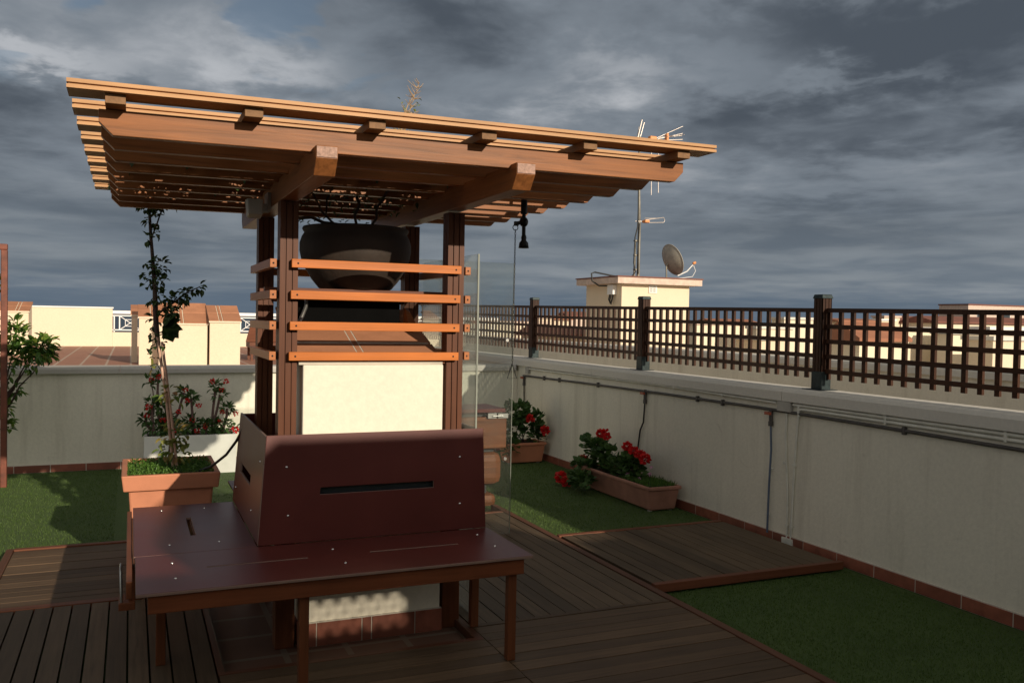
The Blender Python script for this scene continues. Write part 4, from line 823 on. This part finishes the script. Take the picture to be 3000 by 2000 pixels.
# ================================================================== NEIGHBOUR'S TERRACE
t = thing('parapet_wall', 'sunlit cream wall with thin white coping at the far side of the neighbouring terrace', 'wall', (-1.2, 21.6, 0.9))
MB().box(-1.98, -0.37, 21.5, 21.7, 0.9, 1.745).build('wall', 'far_wall', t); MB().box(-2.0, -0.35, 21.48, 21.72, 1.745, 1.775).build('coping', 'white_paint', t)
t = thing('parapet_wall', 'low sunlit cream wall under the white railing beyond the neighbouring terrace', 'wall', (2, 21.6, 0.9))
MB().box(-0.368, 9, 21.52, 21.7, 0.9, 1.215).build('wall', 'far_wall', t); MB().box(-9, -1.99, 21.52, 21.7, 0.9, 1.215).build('wall', 'far_wall', t)
def railing(x0, x1, label, bays):
    r = thing('white_railing', label, 'railing', ((x0+x1)/2, 21.6, 1.215), 'white railings round the neighbouring terrace')
    y = 21.58
    MB().box(x0, x1, y-0.03, y+0.03, 1.63, 1.70).build('top_rail', 'white_paint', r)
    MB().box(x0, x1, y-0.012, y+0.012, 1.575, 1.60).build('rail', 'white_paint', r); MB().box(x0, x1, y-0.012, y+0.012, 1.255, 1.28).build('rail', 'white_paint', r)
    w = (x1-x0)/bays
    for i in range(bays):
        a = x0+i*w; m = MB(); z0, z1 = 1.28, 1.575
        m.box(a+0.02, a+0.045, y-0.012, y+0.012, z0-0.06, z1); m.box(a+0.13, a+0.155, y-0.011, y+0.011, z0, z1)
        cxm = a+0.155+(w-0.155)/2
        for (p, q) in (((a+0.155, z1), (a+w, z0)), ((a+0.155, z0), (a+w, z1))): m.tube([(p[0], y, p[1]), (q[0], y, q[1])], 0.011, 4, False)
        iw, ih = 0.10, 0.075; zc = (z0+z1)/2
        for (p, q) in (((cxm-iw, zc-ih), (cxm+iw, zc-ih)), ((cxm+iw, zc-ih), (cxm+iw, zc+ih)), ((cxm+iw, zc+ih), (cxm-iw, zc+ih)), ((cxm-iw, zc+ih), (cxm-iw, zc-ih))): m.tube([(p[0], y-0.002, p[1]), (q[0], y-0.002, q[1])], 0.009, 4, False)
        m.build('baluster_panel', 'white_paint', r)
railing(-0.368, 0.2, 'white metal railing with crossed bars, left of the tiled chimney boxes', 1)
railing(2.25, 9.0, 'white metal railing with crossed bars, right of the tiled chimney boxes', 12)
railing(-6.0, -1.99, 'white metal railing with crossed bars at the far left edge', 7)
def tiled_box(label, x0, x1, y0, y1, zf, zb, grouts, zbase=0.9):
    b = thing('tiled_chimney_box', label, 'chimney box', ((x0+x1)/2, (y0+y1)/2, zbase), 'tiled boxes on the neighbouring terrace')
    m = MB(); m.hexa([(x0+.015, y0+.02, zbase), (x1-.015, y0+.02, zbase), (x1-.015, y1-.02, zbase), (x0+.015, y1-.02, zbase), (x0+.015, y0+.02, zf-0.02), (x1-.015, y0+.02, zf-0.02), (x1-.015, y1-.02, zb-0.02), (x0+.015, y1-.02, zb-0.02)]); m.build('wall', 'far_wall', b)
    def Z(y): return zf+(zb-zf)*(y-y0)/(y1-y0)
    def slab(m, a, c, p, q, lo, hi): m.hexa([(a, p, Z(p)+lo), (c, p, Z(p)+lo), (c, q, Z(q)+lo), (a, q, Z(q)+lo), (a, p, Z(p)+hi), (c, p, Z(p)+hi), (c, q, Z(q)+hi), (a, q, Z(q)+hi)])
    m = MB(); slab(m, x0, x1, y0, y1, -0.02, 0.0); cap_ = m.build('mortar', 'far_white', b)
    m = MB(); cuts = sorted([x0-0.006]+[g_ for q in grouts for g_ in (q, q+0.05)]+[x1+0.006]); ym = (y0+y1)/2
    for a, c in zip(cuts[:-1], cuts[1:]):
        for p, q in ((y0-0.004, ym), (ym, y1+0.004)): slab(m, a+0.006, c-0.006, p+0.005, q-0.008, -0.012, 0.010)
    m.build('tiled_top', 'terracotta_roof', b, bevel=0.003)
tiled_box('tallest middle tiled chimney box with slanted tile top, beyond the back wall', 0.36, 1.05, 13.5, 14.15, 1.515, 1.812, [0.655])
tiled_box('left tiled chimney box set a little back, behind the vine', 0.10, 0.42, 13.8, 14.35, 1.60, 1.775, [0.27])
tiled_box('right tiled chimney box with a lower tile top, next to the pergola post', 1.045, 1.50, 13.4, 14.05, 1.555, 1.785, [1.19])
tiled_box('narrow tiled chimney box at the left end of the row, furthest back', 0.0, 0.115, 14.5, 15.0, 1.625, 1.775, [])
tiled_box('separate tiled chimney box at the left edge, behind the citrus shrub', -2.4, -1.585, 17.0, 17.6, 1.65, 1.81, [-1.80])
# folded fabric / low dark seat glimpsed right of the boxes
t = thing('garden_chair', 'dark wooden lounge chair on the neighbouring terrace beside the tiled boxes', 'chair', (2.1, 15.0, 0.9))
m = MB(); m.box(1.80, 2.6, 14.9, 15.4, 1.12, 1.20); m.build('seat', 'trim_x', t); m = MB(); m.hexa([(1.8, 15.4, 1.2), (2.6, 15.4, 1.2), (2.6, 15.45, 1.2), (1.8, 15.45, 1.2), (1.9, 15.6, 1.5), (2.6, 15.6, 1.5), (2.6, 15.65, 1.5), (1.9, 15.65, 1.5)]); m.build('backrest', 'trim_x', t)
for x in (1.82, 2.54):
    for y in (14.92, 15.34): MB().box(x, x+0.04, y, y+0.04, 0.9, 1.12).build('leg', 'trim_x', t)

# ================================================================== STAIR TOWER WITH AERIALS
t = thing('stair_tower', 'cream stair tower with flat overhanging roof slab beyond the lattice fence', 'building', (12.9, 21, -9))
MB().box(11.87, 14.0, 20.0, 21.95, -9, 2.66).build('wall', 'far_wall', t)
m = MB(); m.box(11.62, 14.27, 19.78, 22.1, 2.662, 2.83); m.build('roof_slab', 'slab_edge', t, bevel=0.01); MB().box(11.60, 14.29, 19.76, 22.12, 2.832, 2.862).build('roof_tiles', 'town_roof_dark', t)
v = MB(); v.box(12.70, 12.95, 19.975, 19.999, 2.44, 2.655); v = v.build('vent', 'white_paint', t); m = MB()
for i in range(2):
    for k in range(3): m.box(12.735+i*0.1, 12.80+i*0.1, 19.965, 19.974, 2.475+k*0.055, 2.51+k*0.055)
m.build('vent_louvre', 'grey_box', v)
m = MB(); m.box(11.74, 11.869, 20.25, 20.55, 2.38, 2.64); m.build('junction_box', 'white_paint', t, bevel=0.01)
m = MB(); m.tube([(11.80, 20.5, 2.62), (11.6, 20.75, 2.62), (11.44, 20.85, 2.75), (11.42, 20.85, 2.95), (11.55, 20.9, 2.99), (12.3, 21.0, 2.90), (12.8, 21.0, 2.9)], 0.022, 6)
m.tube([(11.79, 20.48, 2.4), (11.77, 20.5, 2.25), (11.77, 20.42, 2.15), (11.78, 20.35, 2.25), (11.79, 20.32, 2.4)], 0.02, 6); m.tube([(11.80, 20.42, 2.4), (11.76, 20.44, 2.18), (11.76, 20.36, 2.12), (11.80, 20.30, 2.4)], 0.014, 6)
m.build('cable', 'black_plastic', t)
t = thing('aerial_mast', 'tall metal mast with television aerials on the stair tower roof', 'antenna mast', (12.93, 21, 2.87))
Y0 = 21.0
m = MB(); m.tube([(12.98, Y0, 2.87), (12.985, Y0, 4.4), (12.94, Y0, 5.6), (12.93, Y0, 6.85)], [0.045, 0.04, 0.032, 0.028], 10); m.tube([(12.88, Y0+.05, 2.87), (12.90, Y0+.05, 3.9)], 0.03, 8)
for z in (3.1, 3.5, 3.9): m.box(12.85, 13.02, Y0-0.02, Y0+0.07, z, z+0.04)
m.build('pole', 'mast_metal', t)
m = MB(); m.tube([(12.74, Y0, 2.88), (12.86, Y0-.05, 3.05), (12.80, Y0-.05, 3.3), (12.83, Y0-.04, 4.0), (12.90, Y0-.05, 4.3), (12.91, Y0-.05, 4.8), (12.90, Y0-.04, 5.6), (12.90, Y0-.04, 6.6)], 0.018, 6); m.tube([(12.95, Y0-.05, 3.0), (12.93, Y0-.06, 3.8), (12.96, Y0-.05, 4.4)], 0.02, 6); m.build('cable', 'black_plastic', t)
m = MB(); m.tube([(12.88, Y0, 6.72), (14.26, Y0-.1, 6.95)], 0.012, 6)
for k, (x, z) in enumerate(((13.85, 6.90), (14.0, 6.93), (14.14, 6.95), (14.24, 6.97), (13.72, 6.87))): m.tube([(x, Y0-0.25, z-0.02), (x, Y0+0.2, z+0.02)], 0.007, 5)
for (a, b, c) in ((6.76, 7.20, 0.0), (6.74, 7.0, 0.0), (6.73, 6.83, 0.0)): m.tube([(13.35, Y0-.05, a), (14.25, Y0-.15, b)], 0.010, 6)
for dx in (0, 0.07): m.tube([(12.86+dx, Y0, 6.72), (13.0+dx, Y0, 7.28-dx)], 0.018, 6)
m.tube([(12.84, Y0, 6.74), (12.97, Y0+.1, 7.1)], 0.010, 6)
for x, z0, z1 in ((13.32, 5.22, 6.75), (13.55, 5.30, 6.8)): m.tube([(x, Y0, z1), (x+0.03, Y0, z0)], 0.013, 6)
m.build('aerial', 'antenna_rod', t)
m = MB(); m.box(13.20, 13.42, Y0-.14, Y0+0.02, 6.64, 6.84); m.box(13.72, 13.80, Y0-.16, Y0-0.02, 6.66, 6.96); m.build('aerial_block', 'orange_plastic', t, bevel=0.03)
m = MB(); m.tube([(12.86, Y0, 4.46), (13.10, Y0-.05, 4.46)], 0.014, 6); m.tube([(13.1, Y0-.15, 4.50), (13.68, Y0-.15, 4.60), (13.72, Y0-.15, 4.52), (13.68, Y0-.15, 4.46), (13.1, Y0-.15, 4.42)], 0.011, 6); m.tube([(13.15, Y0, 4.56), (13.68, Y0+.05, 4.60)], 0.008, 6); m.build('aerial', 'antenna_rod', t)
MB().box(13.05, 13.20, Y0-.2, Y0-.02, 4.42, 4.50).build('aerial_block', 'orange_plastic', t, bevel=0.02)
t = thing('satellite_dish', 'grey satellite dish tilted right on the stair tower roof', 'satellite dish', (13.75, 20.4, 2.87))
ax = Vector((0.93, 0.02, 0.38)).normalized(); c = Vector((13.60, 20.35, 3.36))
m = MB(); R = 0.44; m.lathe([(R*k/8, 0.16*(k/8)**2-0.08) for k in range(9)]+[(R+0.012, 0.078), (R+0.012, 0.092), (R, 0.095)]+[(R*k/8, 0.16*(k/8)**2-0.068) for k in range(7, -1, -1)], c, 40, axis=ax); m.build('reflector', 'dish_grey', t)
m = MB(); low = c-Vector((-0.18, 0.1, 0.41)); m.tube([low, (14.05, 20.2, 3.08), (14.20, 20.15, 3.26)], 0.017, 8); m.tube([(14.22, 20.15, 3.26), (14.30, 20.15, 3.1), (14.22, 20.18, 2.94), (13.9, 20.2, 2.89), (13.7, 20.3, 2.88)], 0.009, 6); m.build('feed_arm', 'white_paint', t)
m = MB(); m.lathe([(0, -0.05), (0.035, -0.05), (0.04, 0.03), (0, 0.05)], (14.23, 20.13, 3.31), 14, axis=-ax); m.build('feed_horn', 'orange_plastic', t)
m = MB(); m.tube([(13.52, 20.4, 2.87), (13.52, 20.42, 3.25)], 0.022, 8); m.tube([(13.52, 20.42, 3.22), c], 0.03, 8); m.box(13.42, 13.62, 20.3, 20.5, 2.872, 2.885); m.build('mount', 'mast_metal', t)

# ================================================================== TOWN BEYOND THE LATTICE
def house(label, x0, x1, y, dep, zt, roof='flat', rh=0.3, mat='far_wall', rmat='town_roof', zb=-9, wins=0, grp='houses beyond the lattice fence'):
    h = thing('house', label, 'house', ((x0+x1)/2, y+dep/2, zb), grp)
    MB().box(x0, x1, y, y+dep, zb, zt).build('wall', mat, h)
    if roof == 'flat':
        m = MB(); m.box(x0-0.06, x1+0.06, y-0.06, y+dep+0.06, zt+0.002, zt+0.09); m.build('roof', rmat, h)
    elif roof == 'shed':
        m = MB(); e = 0.15; m.hexa([(x0-e, y-e, zt+0.004), (x1+e, y-e, zt+0.004), (x1+e, y+dep+e, zt+0.004), (x0-e, y+dep+e, zt+0.004), (x0-e, y-e, zt+0.09), (x1+e, y-e, zt+0.09), (x1+e, y+dep+e, zt+rh), (x0-e, y+dep+e, zt+rh)]); m.build('roof', rmat, h)
    elif roof == 'gable_y':     # ridge runs along x
        e = 0.15; ym = y+dep/2; m = MB(); m.prism([(y-e, zt+0.004), (y+dep+e, zt+0.004), (y+dep+e, zt+0.08), (ym, zt+rh), (y-e, zt+0.08)], x0-e, x1+e, 'yz'); m.build('roof', rmat, h)
    else:                        # ridge runs along y
        e = 0.15; xm = (x0+x1)/2; m = MB(); m.prism([(x0-e, zt+0.004), (x1+e, zt+0.004), (x1+e, zt+0.08), (xm, zt+rh), (x0-e, zt+0.08)], y-e, y+dep+e, 'xz'); m.build('roof', rmat, h)
    for i in range(wins):
        w = (x1-x0)/wins; a = x0+w*(i+0.32); f = MB(); f.box(a, a+w*0.32, y-0.03, y-0.001, zt-1.05, zt-0.35); f = f.build('window', 'white_paint', h)
        MB().box(a+0.04, a+w*0.32-0.04, y-0.036, y-0.0305, zt-1.0, zt-0.4).build('pane', 'window_dark', f)
    return h
house('beige gabled house with orange tile slope, right of the tallest near fence post', 14.14, 15.35, 14.0, 0.95, 1.33, 'gable_y', 0.42, 'far_white')
house('white flat roofed house just right of the orange tile slope', 17.75, 19.0, 16.0, 0.5, 1.57, 'flat', 0.2, 'far_white', 'white_paint')
house('white cubic house with thin parapet, second from the right edge', 18.1, 19.4, 15.1, 0.45, 1.50, 'flat', 0.2, 'far_white', 'coping')
house('nearest beige house at the right edge behind the lattice', 16.9, 20.5, 13.0, 0.7, 1.40, 'flat', 0.2, 'far_wall', 'coping_pale')
house('narrow white house with a small dark window at the right edge of the view', 21.3, 25, 16.5, 0.6, 1.62, 'flat', 0.2, 'far_white', 'white_paint', wins=3)
house('small terracotta roofed house behind the gabled house', 29.0, 31.3, 30, 1.6, 1.84, 'gable_y', 0.17, 'far_wall')
house('cream block house with plain top in the middle distance at right', 36.0, 37.1, 34, 0.8, 2.15, 'flat', 0.1, 'far_wall', 'slab_edge')
house('house with dark brown roof in the middle distance at right', 37.2, 39.5, 34, 1.6, 1.86, 'gable_y', 0.40, 'far_wall', 'town_roof_dark', wins=2)
house('long white house with wide red brown roof at far right', 32.6, 42.0, 28, 1.6, 1.86, 'gable_y', 0.33, 'far_white', 'town_roof_dark', wins=7)
house('red brown apartment block rising above the lattice top at far right', 55.8, 72.0, 45, 2.5, 3.35, 'flat', 0.3, 'slab_edge', 'town_roof_dark', wins=6)
house('white house with a small roof terrace between the two middle distance roofs', 33.5, 34.6, 32.0, 0.8, 1.95, 'flat', 0.1, 'far_white', 'white_paint')
house('long cream terrace house with plain top right of the stair tower', 20.6, 24.9, 29, 0.7, 1.60, 'flat', 0.35, 'far_white', 'slab_edge')
house('far house with rust tile roof right of the stair tower', 25.2, 27.6, 34, 1.2, 1.68, 'gable_y', 0.22, 'far_wall')
house('cream house with washing line left of the tallest fence post', 22.5, 23.9, 26, 0.7, 1.86, 'flat', 0.1, 'far_white', 'coping_pale')
house('low beige house in front of the washing line house', 16.4, 17.4, 20, 1.0, 1.2, 'flat', 0.1, 'far_wall', 'coping')
house('white house with a dark doorway beside the washing line house', 20.0, 21.6, 24.5, 0.5, 1.5, 'flat', 0.1, 'far_white', 'coping_pale')
house('low cream house with broad red tile roof left of the stair tower', 11.2, 14.6, 23.5, 1.4, 1.18, 'gable_y', 0.30, 'far_white', 'town_roof_dark')
house('long cream house seen through the glass and lattice', 10.6, 14.6, 30, 1.0, 1.52, 'flat', 0.25, 'far_white', 'slab_edge')
house('small cream house left of the stair tower', 15.9, 16.7, 34, 0.7, 1.74, 'flat', 0.1, 'far_wall', 'slab_edge')
house('second small cream house with orange roof left of the stair tower', 17.7, 18.7, 36, 0.8, 1.70, 'gable_y', 0.2, 'far_wall')
house('rust coloured house close behind the stair tower, left side', 20.6, 23.0, 40, 1.0, 1.85, 'gable_y', 0.3, 'slab_edge', 'town_roof_dark')
house('wide reddish house with flat roof far left of the stair tower', 13.5, 17.6, 44, 1.2, 1.50, 'gable_y', 0.2, 'slab_edge', 'town_roof_dark')
t = thing('house_aerial', 'thin aerial on the red brown block at the far right', 'antenna', (67.0, 46, 3.44))
m = MB(); m.tube([(67.0, 46, 3.44), (67.0, 46, 5.6)], 0.04, 6); m.tube([(66.3, 46, 5.4), (67.6, 46, 5.45)], 0.03, 5); m.tube([(66.5, 46, 4.7), (67.3, 46, 4.75)], 0.03, 5); m.build('aerial', 'antenna_rod', t)
t = thing('washing_line', 'line of dark washing hanging on the cream house left of the fence post', 'washing', (21.5, 25.5, 1.0))
m = MB()
for i in range(9):
    x = 20.75+i*0.16+ru(-.02, .02); m.box(x, x+0.06, 25.5, 25.52, 1.28+ru(-.05, .05), 1.62)
m.build('clothes', 'window_dark', t); MB().tube([(20.4, 25.51, 1.63), (22.4, 25.51, 1.63)], 0.006, 5).build('line', 'steel', t)
for x in (20.4, 22.4): MB().tube([(x, 25.51, -9), (x, 25.51, 1.66)], 0.02, 6).build('pole', 'steel', t)
